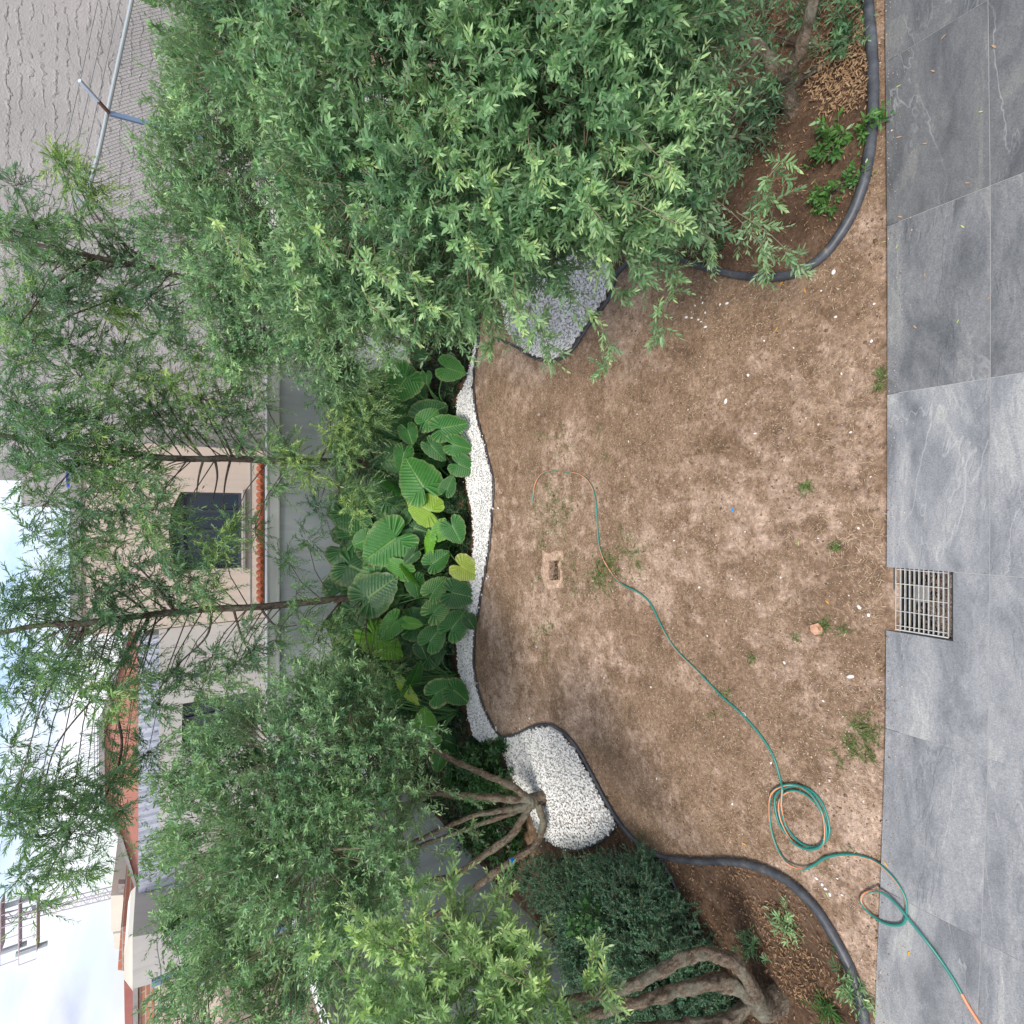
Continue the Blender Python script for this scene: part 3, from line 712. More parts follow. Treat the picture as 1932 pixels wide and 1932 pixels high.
# far right
bD = np.array([3.55, 5.6, 0])
D = empty('olive_tree', bD, 'small-leaved tree standing behind the largest tree, crown reaching up to the wire fence', 'tree', GRP)
limb('trunk', D, [bD + [0, 0, -.05], bD + [.05, .05, .5]], [.11, .09], M_bark)
for tx, ty, tz, r in ((2.6, 5.6, 2.6, .05), (3.3, 6.4, 2.9, .05), (4.4, 5.4, 2.8, .05)):
    limb('limb', D, [bD + [.05, .05, .45], (bD + np.array([tx, ty, tz])) / 2 * [1, 1, .9] + [.05, 0, 0], [tx, ty, tz]], [r, .04, .02], M_bark)
blobsD = [bl(540, 610, 105, 5.9), bl(620, 660, 75, 5.8), bl(460, 560, 110, 6.1), bl(400, 440, 120, 6.1), bl(375, 340, 95, 6.2), bl(560, 480, 150, 5.8), bl(395, 210, 85, 6.0), bl(470, 300, 170, 5.7), bl(375, 80, 60, 5.6), bl(430, 150, 110, 5.4), bl(640, 700, 45, 5.8), bl(440, 660, 60, 6.0)]
fD = Foliage(); crown(fD, [(c, r * .7) for c, r in blobsD], 6, 8, .26, 8, .056, .016, inner=.5, rough=.2, tone0=.12, sticks=False)  # inner leaves toned dark, crown shade put into their colour
crown(fD, blobsD, 12, 10, .27, 9, .058, .0165, inner=.4, rough=.22, hollow=.5)
fD.build('crown', [M_olive, M_twig], D)

# middle left, standing in the gravel
bB = G(1032, 1503)
B = empty('olive_tree', bB, 'many-limbed tree rising from the white gravel patch in front of the left wall', 'tree', GRP)
tB = float(np.dot(bB - EYE, FWD))
limb('trunk', B, [bB + [0, 0, -.04], P(1015, 1508, tB - .06), P(998, 1514, tB - .14)], [.095, .085, .085], M_bark, 12)
for path, rad in (([(1003, 1512), (965, 1483), (905, 1457), (850, 1432), (790, 1395), (700, 1350)], [.05, .042, .036, .03, .02]),
                  ([(1000, 1510), (945, 1506), (880, 1502), (800, 1495), (650, 1480)], [.055, .045, .04, .03, .02]),
                  ([(1000, 1514), (975, 1524), (930, 1532), (890, 1540), (800, 1580), (700, 1620)], [.042, .036, .03, .026, .015]),
                  ([(1000, 1515), (978, 1530), (935, 1545), (870, 1568), (780, 1600), (690, 1640)], [.034, .03, .026, .022, .014]),
                  ([(1000, 1520), (985, 1545), (965, 1575), (905, 1620), (860, 1650), (815, 1662), (700, 1700)], [.052, .045, .04, .034, .024]),
                  ([(1015, 1518), (1025, 1555), (1008, 1595), (965, 1625), (905, 1668), (868, 1700), (760, 1760)], [.048, .045, .042, .036, .026])):
    m = len(path); limb('limb', B, [P(x, y, tB - .14 - .55 * i / m) for i, (x, y) in enumerate(path)], rad, M_bark, 14)
mb = MB(); c = P(966, 1624, tB - .48)
mb.box(c, (.05, .05, .045), .6); ob = mb.build('blue_tape', mat('blue_tape', (.0, .14, .55), .5), B)
blobsB = [bl(550, 1430, 170, 5.6), bl(665, 1410, 120, 5.4), bl(480, 1560, 170, 5.8), bl(600, 1600, 180, 5.3), bl(420, 1720, 120, 5.8), bl(560, 1760, 170, 5.4), bl(420, 1420, 95, 5.9), bl(735, 1505, 85, 5.2), bl(400, 1850, 90, 5.6), bl(520, 1900, 110, 5.3),
          bl(600, 1340, 85, 5.6), bl(340, 1620, 50, 6.0), bl(660, 1310, 45, 5.5), bl(765, 1410, 30, 5.3), bl(330, 1480, 40, 6.0), bl(325, 1740, 45, 5.9), bl(670, 1700, 75, 5.0)]
fB = Foliage(); crown(fB, blobsB, 13, 10, .26, 9, .056, .0155, upb=.9, inner=.42, rough=.25, hollow=.5)
for pts_, t in (([(840, 1560), (880, 1570), (905, 1575)], 5.2), ([(790, 1600), (830, 1610), (850, 1605)], 5.2), ([(830, 1490), (870, 1500), (900, 1512)], 5.2), ([(740, 1690), (800, 1700), (815, 1660)], 5.1)):
    spray(fB, pts_, t, t - .1, 7, .18, .055, .45)
crown(fB, [(c, r * .7) for c, r in blobsB], 6, 8, .26, 8, .056, .016, inner=.5, rough=.2, tone0=.12, sticks=False)  # dark-toned core, shade within the crown painted as leaf colour
fB.build('crown', [M_olive, M_twig], B)

# near left
bC = G(1465, 1880)
Ct = empty('olive_tree', bC, 'lower left tree with bent thick limbs rising from the leaf-littered bed', 'tree', GRP)
tC = float(np.dot(bC - EYE, FWD))
limb('trunk', Ct, [bC + [0, 0, -.05], P(1440, 1895, tC - .1), P(1415, 1880, tC - .25)], [.12, .105, .09], M_bark, 12)
for path, rad in (([(1425, 1880), (1400, 1830), (1355, 1803), (1300, 1805), (1240, 1835), (1170, 1868), (1050, 1890)], [.062, .05, .045, .042, .038, .034, .02]),
                  ([(1420, 1885), (1370, 1855), (1300, 1862), (1230, 1885), (1160, 1900), (1000, 1960)], [.06, .052, .046, .042, .036, .02]),
                  ([(1420, 1890), (1370, 1925), (1290, 1935), (1200, 1940)], [.055, .045, .04, .03])):
    m = len(path); limb('limb', Ct, [P(x, y, tC - .25 - .45 * i / m) for i, (x, y) in enumerate(path)], rad, M_bark, 20, .6)
blobsC = [bl(900, 1855, 105, 3.6), bl(760, 1870, 95, 3.7), bl(1000, 1900, 85, 3.5), bl(850, 1970, 150, 3.4), bl(690, 1960, 90, 3.6), bl(845, 1765, 40, 3.8), bl(1070, 1945, 60, 3.4), bl(930, 1785, 30, 3.8)]
fC = Foliage(); crown(fC, blobsC, 13, 10, .24, 10, .060, .015, upb=.8, inner=.5, tone0=.5, rough=.24, hollow=.6)
for pts_, t in (([(860, 1760), (850, 1700), (845, 1655)], 3.8), ([(900, 1770), (930, 1710), (955, 1660)], 3.8), ([(980, 1800), (960, 1740), (950, 1680)], 3.7), ([(1100, 1880), (1115, 1820), (1120, 1790)], 3.6), ([(1120, 1900), (1140, 1850), (1150, 1890)], 3.6),
                ([(800, 1740), (790, 1690), (780, 1670)], 3.8), ([(720, 1780), (690, 1730), (650, 1700)], 3.9), ([(660, 1850), (620, 1800), (600, 1790)], 3.8)):
    spray(fC, pts_, t, t - .1, 12, .18, .06, .6)
for _ in range(14):
    x0_, y0_ = rng.uniform(700, 1050), rng.uniform(1790, 1930); t_ = 3.1 + rng.uniform(0, .2); L_ = rng.uniform(60, 110); a_ = rng.uniform(2.2, 4.4)
    spray(fC, [(x0_, y0_), (x0_ + L_ * .5 * math.cos(a_), y0_ - abs(L_ * .5 * math.sin(a_))), (x0_ + L_ * math.cos(a_), y0_ - abs(L_ * math.sin(a_)))], t_ + .1, t_, 8, .12, .056, .65)
fC.build('crown', [M_olive2, M_twig], Ct)

# ------------------------------------------------------------------ tall feathery trees before the back wall
GF = 'tall feathery trees in front of the back wall'
def feather(base_, label, trunk_px, Y, trad, limbs, clumps, tone0=.42):
    T = empty('feathery_tree', base_, label, 'tree', GF)
    pts = [np.array(base_, float) + [0, 0, -.05]] + [PY(x, y, Y) for x, y in trunk_px]
    limb('trunk', T, pts, trad, M_bark2, 9, .12)
    for l in limbs:
        pr = [PY(x, y, Y + dy) for x, y, dy in l]; limb('limb', T, pr, list(np.linspace(.022, .007, len(pr))), M_bark2, 6, .1)
    f = Foliage()
    tp = np.array(smooth_path(pts, 8))
    for (x, y, r, *rest) in clumps:
        dy = rng.uniform(-.75, .55) if not rest else rest[0]; tn = tone0 if len(rest) < 2 else rest[1]
        c = PY(x, y, Y + dy); t = float(np.dot(c - EYE, FWD)); rad = r * t / 966
        fat = x > 540 and y < 900
        if fat: r *= 1.08; tn = tn + .08
        n = int(48 * (r / 45) ** 2 * (1.35 if fat else 1)) + 10
        # twig sprays fanning out and drooping from the clump's branch
        s0 = c + ball(n) * (rad * rng.uniform(.15, .85, (n, 1))) * np.array([1, .9, .8])
        dd = (s0 - c) / rad + rng.normal(0, .35, (n, 3)) + np.array([0, -.15, .05])
        tn_ = np.clip(rng.normal(tn, .12, n) + .1 * rng.normal(), 0, 1)
        f.shoots(s0, dd, rng.uniform(.22, .40, n), 12, .080, .0135, 42, .35, tn_, 2, .0022, .22, .2)
        k = np.argmin(np.linalg.norm(tp - (c + np.array([0, 0, -.5])), axis=1)); a = tp[k]
        if np.linalg.norm(c - a) < 2.8:
            mid = (a + c) / 2 + np.array([0, 0, .08]); f.twig(a, mid, .011, .008); f.twig(mid, c, .008, .004)
            for q in s0[::3]: f.twig(c, q, .004, .002)
    f.build('crown', [M_fern, M_bark2], T)
    return T
Yt = 8.9
c1 = [(30, 1150, 45), (70, 1130, 45), (110, 1180, 40), (40, 1240, 40), (110, 1260, 45), (170, 1210, 45), (180, 1130, 45), (230, 1160, 40), (240, 1230, 40), (150, 1300, 40), (220, 1310, 45), (200, 1380, 28), (75, 1310, 35), (20, 1300, 25),
      (240, 1080, 45), (300, 1100, 42), (330, 1150, 35), (360, 1090, 40, -.5, .55), (310, 1040, 35, -.4, .5), (395, 1120, 30, -.5, .7), (400, 1060, 35, -.6, .6), (420, 1020, 28, -.6, .65), (150, 1050, 38), (90, 1090, 35), (200, 1020, 35),
      (40, 1480, 45), (100, 1490, 45), (160, 1500, 45), (60, 1560, 45), (130, 1570, 42), (180, 1550, 36), (90, 1640, 30), (130, 1640, 30), (45, 1650, 25), (200, 1480, 30), (75, 1700, 18), (160, 1640, 18), (225, 1530, 22), (20, 1530, 40), (280, 1420, 32), (300, 1330, 36), (340, 1270, 34), (270, 1280, 30), (20, 1410, 20), (230, 1450, 30),
      (400, 1240, 30), (450, 1255, 34), (480, 1225, 28), (380, 1300, 28), (430, 1290, 28), (520, 1210, 18), (570, 1175, 28, -.6, .6), (560, 1120, 18), (600, 1210, 26, -.6, .6), (640, 1180, 22, -.6, .5), (545, 1060, 24, 0, .3), (580, 1020, 20, 0, .3), (470, 1180, 14),
      (700, 1240, 26, -.8, .7), (740, 1275, 24, -.8, .8), (670, 1265, 22, -.7, .6), (650, 1300, 32, -.7, .5), (600, 1290, 28, -.4, .5), (640, 1240, 20, -.7, .5)]
feather((-1.5, Yt, 0), 'tall feathery tree whose straight dark trunk stands left of the arched window', [(800, 1124), (646, 1130), (501, 1144), (384, 1150), (284, 1160), (167, 1174), (67, 1181), (0, 1194), (-120, 1210)], Yt, [.085, .075, .062, .055, .05, .045, .04, .034, .03, .02],
        [[(440, 1148, 0), (460, 1210, -.1), (490, 1250, -.2)], [(400, 1150, 0), (390, 1200, -.1), (340, 1250, -.2), (300, 1300, -.3)], [(490, 1145, 0), (520, 1180, -.3), (560, 1180, -.5)], [(284, 1160, 0), (230, 1120, 0), (150, 1080, -.1)], [(330, 1155, 0), (290, 1100, -.2), (250, 1060, -.3)],
         [(284, 1160, 0), (240, 1230, .1), (200, 1290, .2), (110, 1400, .3), (80, 1500, .2)], [(167, 1174, 0), (120, 1250, .1), (80, 1310, .2)], [(200, 1290, .2), (230, 1400, .1), (200, 1500, -.1), (130, 1580, -.2), (90, 1650, -.3)], [(646, 1130, 0), (600, 1190, -.3), (590, 1215, -.5)], [(700, 1130, 0), (690, 1200, -.5), (710, 1260, -.7)]], c1)
c2 = [(30, 830, 48), (90, 830, 45), (60, 890, 40), (140, 870, 42), (170, 920, 30), (110, 780, 48), (30, 760, 50), (180, 800, 50), (230, 850, 45), (250, 790, 45), (200, 890, 40, -.3, .6), (260, 910, 42), (230, 960, 42), (290, 960, 36), (300, 890, 22), (160, 965, 34), (90, 950, 26, 0, .5), (280, 1000, 34),
      (300, 780, 45), (350, 800, 42), (320, 720, 45, -.2, .65), (380, 750, 40, -.3, .7), (420, 790, 42), (460, 830, 34), (440, 740, 45), (480, 770, 36), (400, 690, 36, -.3, .6), (350, 660, 36), (260, 700, 40), (210, 730, 42, -.3, .65), (150, 710, 42), (480, 700, 30), (500, 850, 24), (120, 1010, 26), (60, 1000, 18),
      (560, 870, 34, -.6, .72), (590, 890, 20, -.6, .8), (640, 810, 40, -.7, .7), (690, 800, 38, -.8, .65), (650, 760, 34, -.7, .55), (600, 750, 20), (640, 930, 30, -.7, .74), (670, 960, 26, -.8, .84), (690, 930, 30, -.8, .55), (640, 870, 30, -.6, .6), (600, 960, 26, -.2, .3), (520, 920, 20), (440, 985, 22, -.4, .5), (480, 1000, 20), (350, 990, 24), (540, 850, 22), (620, 760, 30, -.8, .5), (665, 725, 34, -.9, .55), (700, 740, 30, -.9, .6), (690, 780, 32, -.9, .45), (655, 850, 24, -.9, .6)]
feather((.72, Yt, 0), 'tall feathery tree with a dark trunk passing just right of the arched window', [(800, 880), (646, 872), (535, 870), (434, 865), (384, 866), (300, 863), (200, 850), (100, 840), (0, 820), (-120, 800)], Yt, [.085, .07, .06, .055, .052, .046, .04, .034, .028, .02],
        [[(384, 866, 0), (375, 900, -.1), (370, 940, -.2)], [(405, 866, 0), (410, 900, -.1), (400, 950, -.3)], [(435, 866, 0), (425, 910, -.2), (420, 960, -.3)], [(440, 866, 0), (420, 820, 0), (380, 760, -.2)], [(384, 866, 0), (350, 820, -.1), (300, 740, -.2), (230, 700, -.2)], [(300, 863, 0), (250, 900, 0), (180, 960, 0)], [(530, 870, 0), (580, 880, -.4), (640, 920, -.6)], [(600, 870, 0), (640, 820, -.5), (690, 800, -.7)]], c2)
c3 = [(60, 420, 40), (30, 350, 20), (110, 300, 26, 0, .85), (140, 330, 30, 0, .8), (180, 370, 34, 0, .65), (100, 440, 34), (50, 480, 45), (120, 490, 42), (180, 510, 42), (230, 540, 40), (60, 560, 42), (130, 570, 45), (200, 590, 36, 0, .75), (60, 640, 42), (130, 650, 34), (250, 600, 30, 0, .7), (280, 560, 34), (310, 620, 36), (180, 660, 30), (20, 600, 45), (30, 690, 40), (230, 660, 25), (20, 430, 35), (150, 420, 26), (240, 480, 36), (300, 520, 30), (330, 580, 30), (210, 440, 30)]
feather((2.9, Yt + .3, 0), 'tall feathery tree seen against the rough grey block wall', [(800, 660), (600, 600), (480, 560), (300, 511), (180, 485), (67, 461), (-60, 440)], Yt + .3, [.085, .07, .06, .045, .035, .025, .02],
        [[(300, 511, 0), (220, 560, 0), (120, 600, -.2)], [(300, 511, 0), (200, 430, 0), (140, 340, -.2)], [(180, 485, 0), (100, 540, 0), (30, 620, -.1)]], c3)

# ------------------------------------------------------------------ elephant ears
def ear_mat():
    m = mat('elephant_ear_leaf', (.05, .2, .05), .46, .45)
    nt = m.node_tree; b = nt.nodes['Principled BSDF']; out = nt.nodes['Material Output']
    tn = N(m, 'ShaderNodeAttribute'); tn.attribute_name = 'tone'
    ve = N(m, 'ShaderNodeAttribute'); ve.attribute_name = 'vein'
    ed = N(m, 'ShaderNodeAttribute'); ed.attribute_name = 'edge'
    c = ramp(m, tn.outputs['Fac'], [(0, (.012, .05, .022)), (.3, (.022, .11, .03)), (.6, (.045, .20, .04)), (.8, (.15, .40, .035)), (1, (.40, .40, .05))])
    c = mixc(m, ve.outputs['Fac'], c, mixc(m, .55, c, (.42, .55, .22)))
    c = mixc(m, .5, c, ramp(m, tnoise(m, 9, 5, .65, gpos(m)), [(.3, (.36, .38, .36)), (.7, (.64, .62, .58))]), 'OVERLAY')
    c = mixc(m, ed.outputs['Fac'], c, (.50, .45, .22))
    base(m, c)
    tr = N(m, 'ShaderNodeBsdfTranslucent'); L(m, mixc(m, 1.0, c, (1.5, 1.7, .5), 'MULTIPLY'), tr.inputs['Color'])
    mx = N(m, 'ShaderNodeMixShader'); mx.inputs[0].default_value = .28
    L(m, b.outputs[0], mx.inputs[1]); L(m, tr.outputs[0], mx.inputs[2]); L(m, mx.outputs[0], out.inputs['Surface']); return m
M_ear = ear_mat()
M_stalk = mat('ear_stalk', (.07, .17, .05), .5)
OUT = [(0, 1.0), (.10, .93), (.24, .80), (.38, .60), (.49, .36), (.54, .12), (.53, -.10), (.46, -.29), (.34, -.41), (.21, -.43), (.10, -.34), (.05, -.20), (.015, -.04)]
def ear_leaf(parent, A_, T_, wpx, tone, Yw, vary=0, edge=0, hi=True):
    T_ = (A_[0] + (T_[0] - A_[0]) * 1.1, A_[1] + (T_[1] - A_[1]) * 1.1)
    a = PY(A_[0], A_[1], Yw); t = float(np.dot(a - EYE, FWD)); tip = P(T_[0], T_[1], t)
    e1 = tip - a; Lr = np.linalg.norm(e1)
    tocam = unit(EYE - a)
    nrm = tocam + rng.normal(0, .10, 3); nrm = nrm - e1 * np.dot(nrm, e1) / Lr ** 2; nrm = unit(nrm)
    e1 = e1 / Lr; e2 = np.cross(e1, nrm)
    W = wpx * t / 966; full = Lr * 1.08
    ratio = W / (full * 1.0)
    wid = full * max(min(ratio, 1.15), .8) if ratio > .55 else full * .85
    roll = 0 if ratio > .55 else math.acos(max(.15, ratio / .85)) * random.choice((-1, 1))
    e2r = e2 * math.cos(roll) + nrm * math.sin(roll); nr = np.cross(e2r, e1); nr = nr if np.dot(nr, nrm) > 0 else -nr
    na, nr_ = (84, 18) if hi else (60, 12)
    half = np.array(OUT); s = np.concatenate([[0], np.cumsum(np.linalg.norm(np.diff(half, axis=0), axis=1))]); q = np.linspace(0, s[-1], na)
    hx = np.interp(q, s, half[:, 0]); hy = np.interp(q, s, half[:, 1])
    ox = np.concatenate([hx, -hx[::-1][:-1]]); oy = np.concatenate([hy, hy[::-1][:-1]]); n = len(ox)
    V = []; ve = []; ed = []
    ph = random.random() * 6; dro = random.uniform(.04, .34); fol_ = random.uniform(-.05, .30); cur = random.uniform(-.12, .12)
    for r in range(nr_ + 1):
        f = (r / nr_)
        for i in range(n):
            # rings grow out from the midrib line rather than from one point
            my = np.clip(oy[i] * .86, -.02, .86)
            x = ox[i] * f; y = my * (1 - f) * .96 + oy[i] * f if r else my
            rr = math.hypot(x, y)
            sv = (y - abs(x) * .75) if y > -.05 else math.atan2(abs(x), -y + .12) * -.33 - .1
            pl = math.cos(2 * math.pi * sv * 9.5)
            z = .022 * pl * min(1, abs(x) * 6) - .24 * abs(x) ** 1.5 - dro * max(0, y) ** 2 + fol_ * abs(x) + cur * x * y
            if f > .75: z += (f - .75) * 4 * (.012 * math.sin(i * 47.5 / n + ph * 3) * 1.2 + .008 * math.sin(i * 22. / n + ph))
            wob = 1 + (.02 * math.sin(i * 95. / n + ph) if f > .85 else 0)
            if abs(x) < .012: z -= .012
            V.append(a + e1 * (y * full * .93) * wob + e2r * (x * wid * .93) * wob + nr * (z * full))
            vv = max(0, pl) ** 5 * .38 + (1 if abs(x) < .014 and y > 0 else 0)
            if vary: vv = max(vv, (max(0, pl * .5 + .5) ** 1.2) * vary * min(1, f * 1.6))
            ve.append(min(1, vv))
            ed.append(max(0, (f - .8) * 5) * (.22 + (edge * (1 if math.sin(i * 61. / n + ph) > .1 else .25))))
    Fq = []
    for r in range(nr_):
        for i in range(n):
            j = (i + 1) % n
            if i == n - 1: continue
            Fq.append((r * n + i, r * n + j, (r + 1) * n + j, (r + 1) * n + i))
    mb = MB(); mb.add(V, Fq)
    o = mb.build('leaf', M_ear, parent, smooth=True); me = o.data
    for nm, arr in (('tone', [tone] * len(V)), ('vein', ve), ('edge', ed)):
        at = me.attributes.new(nm, 'FLOAT', 'POINT'); at.data.foreach_set('value', arr)
    # stalk
    b0 = WORLD.get(parent.name, np.array(parent.location)) + np.array([rng.normal(0, .05), rng.normal(0, .04), .02])
    mid = a * .5 + b0 * .5 + np.array([0, .0, .16]) + (b0 - a) * .12
    mb = MB(); mb.tube(smooth_path([b0, mid, a - nr * .008], 6), list(np.linspace(.016, .007, 13)), 6); mb.build('stalk', M_stalk, parent, smooth=True)

def c1p(x, y): return (613.4 + .1671 * x, 613.4 + .1671 * y)
def c2p(x, y): return (613.4 + .1671 * x, 936.3 + .1671 * y)
def c3p(x, y): return (613.4 + .1671 * x, 1194.6 + .1671 * y)
EARS = []
for f, lst in ((c1p, [((920, 590), (740, 840), 400, .55, 0, .3), ((1360, 480), (1570, 545), 300, .58), ((455, 1000), (360, 800), 330, .4), ((1130, 1090), (1262, 960), 310, .48), ((1310, 1170), (1590, 1110), 270, .45), ((1440, 1350), (1640, 1400), 220, .5),
                      ((890, 1430), (850, 1620), 200, .5), ((930, 1180), (985, 1340), 200, .42), ((1190, 1360), (1335, 1515), 180, .32), ((1105, 1830), (905, 1510), 430, .56), ((1500, 1570), (1690, 1650), 240, .42), ((1370, 1860), (1440, 1710), 170, .35),
                      ((780, 1830), (570, 1650), 90, .5), ((1140, 560), (1150, 660), 130, .38), ((690, 880), (850, 830), 200, .48), ((1050, 330), (1180, 370), 130, .25), ((560, 600), (650, 800), 220, .25), ((540, 1250), (420, 1300), 160, .25)]),
               (c2p, [((1185, 170), (935, 50), 330, .82), ((1430, 330), (1530, 520), 330, .45), ((1340, 360), (1200, 500), 200, .66), ((800, 470), (450, 730), 480, .55), ((620, 1020), (255, 1300), 470, .5), ((1190, 500), (1130, 755), 90, .75), ((1210, 760), (1385, 640), 230, .45),
                      ((1530, 790), (1722, 900), 270, .88, .9, .8), ((890, 840), (665, 730), 150, .6), ((920, 830), (1060, 990), 70, .7), ((1205, 1090), (1345, 935), 240, .5, .75), ((1220, 1310), (1412, 1135), 250, .5, 1), ((1430, 1090), (1685, 1140), 330, .28), ((1420, 1500), (1575, 1300), 290, .42), ((1180, 1640), (1320, 1460), 280, .42),
                      ((800, 1410), (620, 1615), 180, .58), ((540, 1560), (850, 1810), 240, .76), ((200, 1350), (150, 1550), 180, .45), ((100, 1400), (60, 1560), 150, .15), ((1620, 1390), (1690, 1500), 160, .12), ((1090, 1700), (1150, 1840), 200, .15), ((1010, 960), (1060, 1150), 200, .4), ((240, 180), (510, 370), 330, .3), ((480, 480), (310, 560), 280, .5), ((940, 1430), (1090, 1450), 100, .65),
                      ((900, 250), (960, 120), 120, .3), ((1000, 650), (900, 760), 140, .2)]),
               (c3p, [((1240, 690), (1432, 560), 350, .5, 0, .9), ((1450, 640), (1620, 770), 250, .35), ((880, 590), (1012, 835), 120, .85), ((1130, 1060), (1120, 860), 260, .68), ((1240, 1240), (1105, 1190), 180, .58, 0, .9), ((1300, 1390), (1240, 1590), 160, .55, 0, .8), ((620, 500), (795, 560), 170, .3), ((590, 520), (570, 715), 130, .3), ((740, 710), (800, 830), 140, .28), ((960, 590), (1090, 340), 130, .42), ((300, 250), (350, 420), 160, .15)])):
    for r_ in lst: EARS.append((f(*r_[0]), f(*r_[1]), r_[2] * .1671, r_[3], r_[4] if len(r_) > 4 else 0, r_[5] if len(r_) > 5 else 0))
EP = [((1.85, 8.3), 'broad-leaved elephant ear plant at the right end of its row, under the hanging tree'), ((1.05, 8.5), 'elephant ear plant behind the right part of the gravel band, its leaves folded'),
      ((.15, 8.7), 'elephant ear plant with one very large upright leaf and a glowing bright green one'), ((.45, 7.9), 'low elephant ear plant leaning over the gravel left of the right gravel end'),
      ((-.45, 8.0), 'elephant ear plant with one yellowing leaf hanging over the gravel'), ((-.55, 8.8), 'elephant ear plant with a huge spreading leaf below the grey wall'),
      ((-1.3, 8.8), 'elephant ear plant with a huge ribbed leaf next to the straight dark trunk'), ((-1.35, 8.0), 'elephant ear plant with two cream-striped leaves'),
      ((-2.1, 8.5), 'elephant ear plant with a drooping lime leaf and its long stalks bare'), ((-2.9, 8.0), 'elephant ear plant with one round leaf scorched brown along its edge'), ((-3.5, 7.9), 'elephant ear plant half hidden behind the left tree, ragged leaves')]
eps = [empty('elephant_ear', (p[0], p[1], 0.02), lab, 'plant', 'elephant ear plants along the back wall') for p, lab in EP]
epp = np.array([p for p, _ in EP])
for (a, t_, w, tn, va, ed_) in EARS:
    Yw = min(9.3, 7.3 + (880 - a[0]) * .0075 + rng.uniform(-.08, .08))
    w3 = PY(a[0], a[1], Yw); k = int(np.argmin(np.hypot(epp[:, 0] - w3[0], (epp[:, 1] - w3[1] - .25) * .7)))
    ear_leaf(eps[k], a, t_, w * 1.16, min(1, tn + .05), Yw, va, ed_)
# the lower, shaded leaves of the same plants
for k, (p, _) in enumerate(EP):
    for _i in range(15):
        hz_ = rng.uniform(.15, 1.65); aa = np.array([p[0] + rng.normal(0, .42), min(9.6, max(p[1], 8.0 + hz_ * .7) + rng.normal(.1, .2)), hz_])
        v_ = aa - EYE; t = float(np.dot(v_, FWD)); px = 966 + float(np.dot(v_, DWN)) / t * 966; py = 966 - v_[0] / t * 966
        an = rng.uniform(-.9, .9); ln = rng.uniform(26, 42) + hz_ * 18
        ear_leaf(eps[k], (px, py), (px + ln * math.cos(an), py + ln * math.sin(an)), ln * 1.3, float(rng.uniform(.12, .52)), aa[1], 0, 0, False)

# ------------------------------------------------------------------ low green things
def tuft_leaves(name, pts, base_dir, n_per, Ln, W, m, tone=(.3, .2), parent=None, up=1.0, bend=.3):
    pts = np.repeat(np.asarray(pts, float), n_per, 0); K = len(pts)
    d = rng.normal(0, 1, (K, 3)); d[:, 2] = np.abs(d[:, 2]) * .4 + up; d = unit(d)
    V = leaf_verts(pts + rng.normal(0, Ln * .15, (K, 3)) * [1, 1, .2], d, rng.normal(0, .4, (K, 3)) + [0, 0, 1], rng.uniform(.6, 1.3, K) * Ln, np.full(K, W) * rng.uniform(.7, 1.3, K), bend)
    return fastmesh(name, V.reshape(-1, 3), np.arange(K * 6), np.full(K, 6), m, tone=np.clip(rng.normal(tone[0], tone[1], K), 0, 1), parent=parent)
# ground cover in the back bed
q = scatter([(p[0], p[1] + .08) for p in gravB[len(bk) - 5:]][::-1] + [(-4.0, 6.9), (-5.6, 6.9), (-5.6, 9.9), (5.5, 9.9), (5.5, 7.0), (3.3, 7.0)], 12000)
z = np.array([max(0, mnoise.noise(Vector((a * 2.2, b * 2.2, 0))) * .10 + .08) for a, b in q]) * rng.uniform(.3, 1.2, len(q))
tag(tuft_leaves('ground_cover', np.column_stack([q, z + .03]), None, 5, .06, .02, M_cover, (.42, .22), None, .45), 'dark low ground cover under the elephant ears', 'ground cover', kind='stuff')
def bush(name, blobs, m, label, cat, dens, leafL, leafW, per=7, nl=6, shootL=.12, tone0=.35, group=None, upb=.4, spread=55, base_=None):
    c0 = blobs[0][0] if base_ is None else base_
    T = empty(name, (c0[0], c0[1], 0), label, cat, group)
    f = Foliage(); crown(f, blobs, dens, per, shootL, nl, leafL, leafW, upb, .15, .3 if name == 'juniper_hedge' else .15, .18, spread, tone0, .07, 2, name != 'juniper_hedge')
    f.build('foliage', [m, M_twig], T)
    mb = MB()
    for c, r in blobs[:5]: mb.tube([(c0[0], c0[1], -.03), ((c[0] + c0[0]) / 2, (c[1] + c0[1]) / 2, c[2] * .4), c], [.02, .015, .008], 6)
    mb.build('stem', M_bark2, T); return T
def bb(x, y, t, r): return (P(x, y, t), r)
# dark clipped hedge on the left: real mound on the ground
def gb(x, y, h, r):
    g = G(x, y, h); return (g, r)
bush('juniper_hedge', [gb(1150, 1690, .35, .38), gb(1075, 1700, .4, .36), gb(1190, 1720, .45, .48), gb(1110, 1750, .5, .45), gb(1020, 1665, .35, .28), gb(1240, 1800, .45, .48), gb(1150, 1830, .55, .42), gb(1280, 1880, .4, .45), gb(1205, 1630, .16, .16), gb(1210, 1910, .5, .42), gb(1110, 1665, .25, .22), gb(1330, 1940, .35, .4), gb(1225, 1680, .22, .24)],
     M_hedge, 'dark bushy hedge mound along the left wall beside the gravel', 'hedge', 95, .021, .011, 10, 7, .10, .42)
bush('lobed_shrub', [gb(915, 1440, .25, .26), gb(935, 1480, .3, .24), gb(895, 1480, .4, .28), gb(870, 1440, .35, .24), gb(940, 1415, .15, .14), gb(905, 1520, .4, .24), gb(862, 1490, .4, .22)],
     M_shrub, 'glossy dark shrub between the left tree trunk and the end of the gravel band', 'shrub', 30, .085, .03, 5, 4, .12, .45)
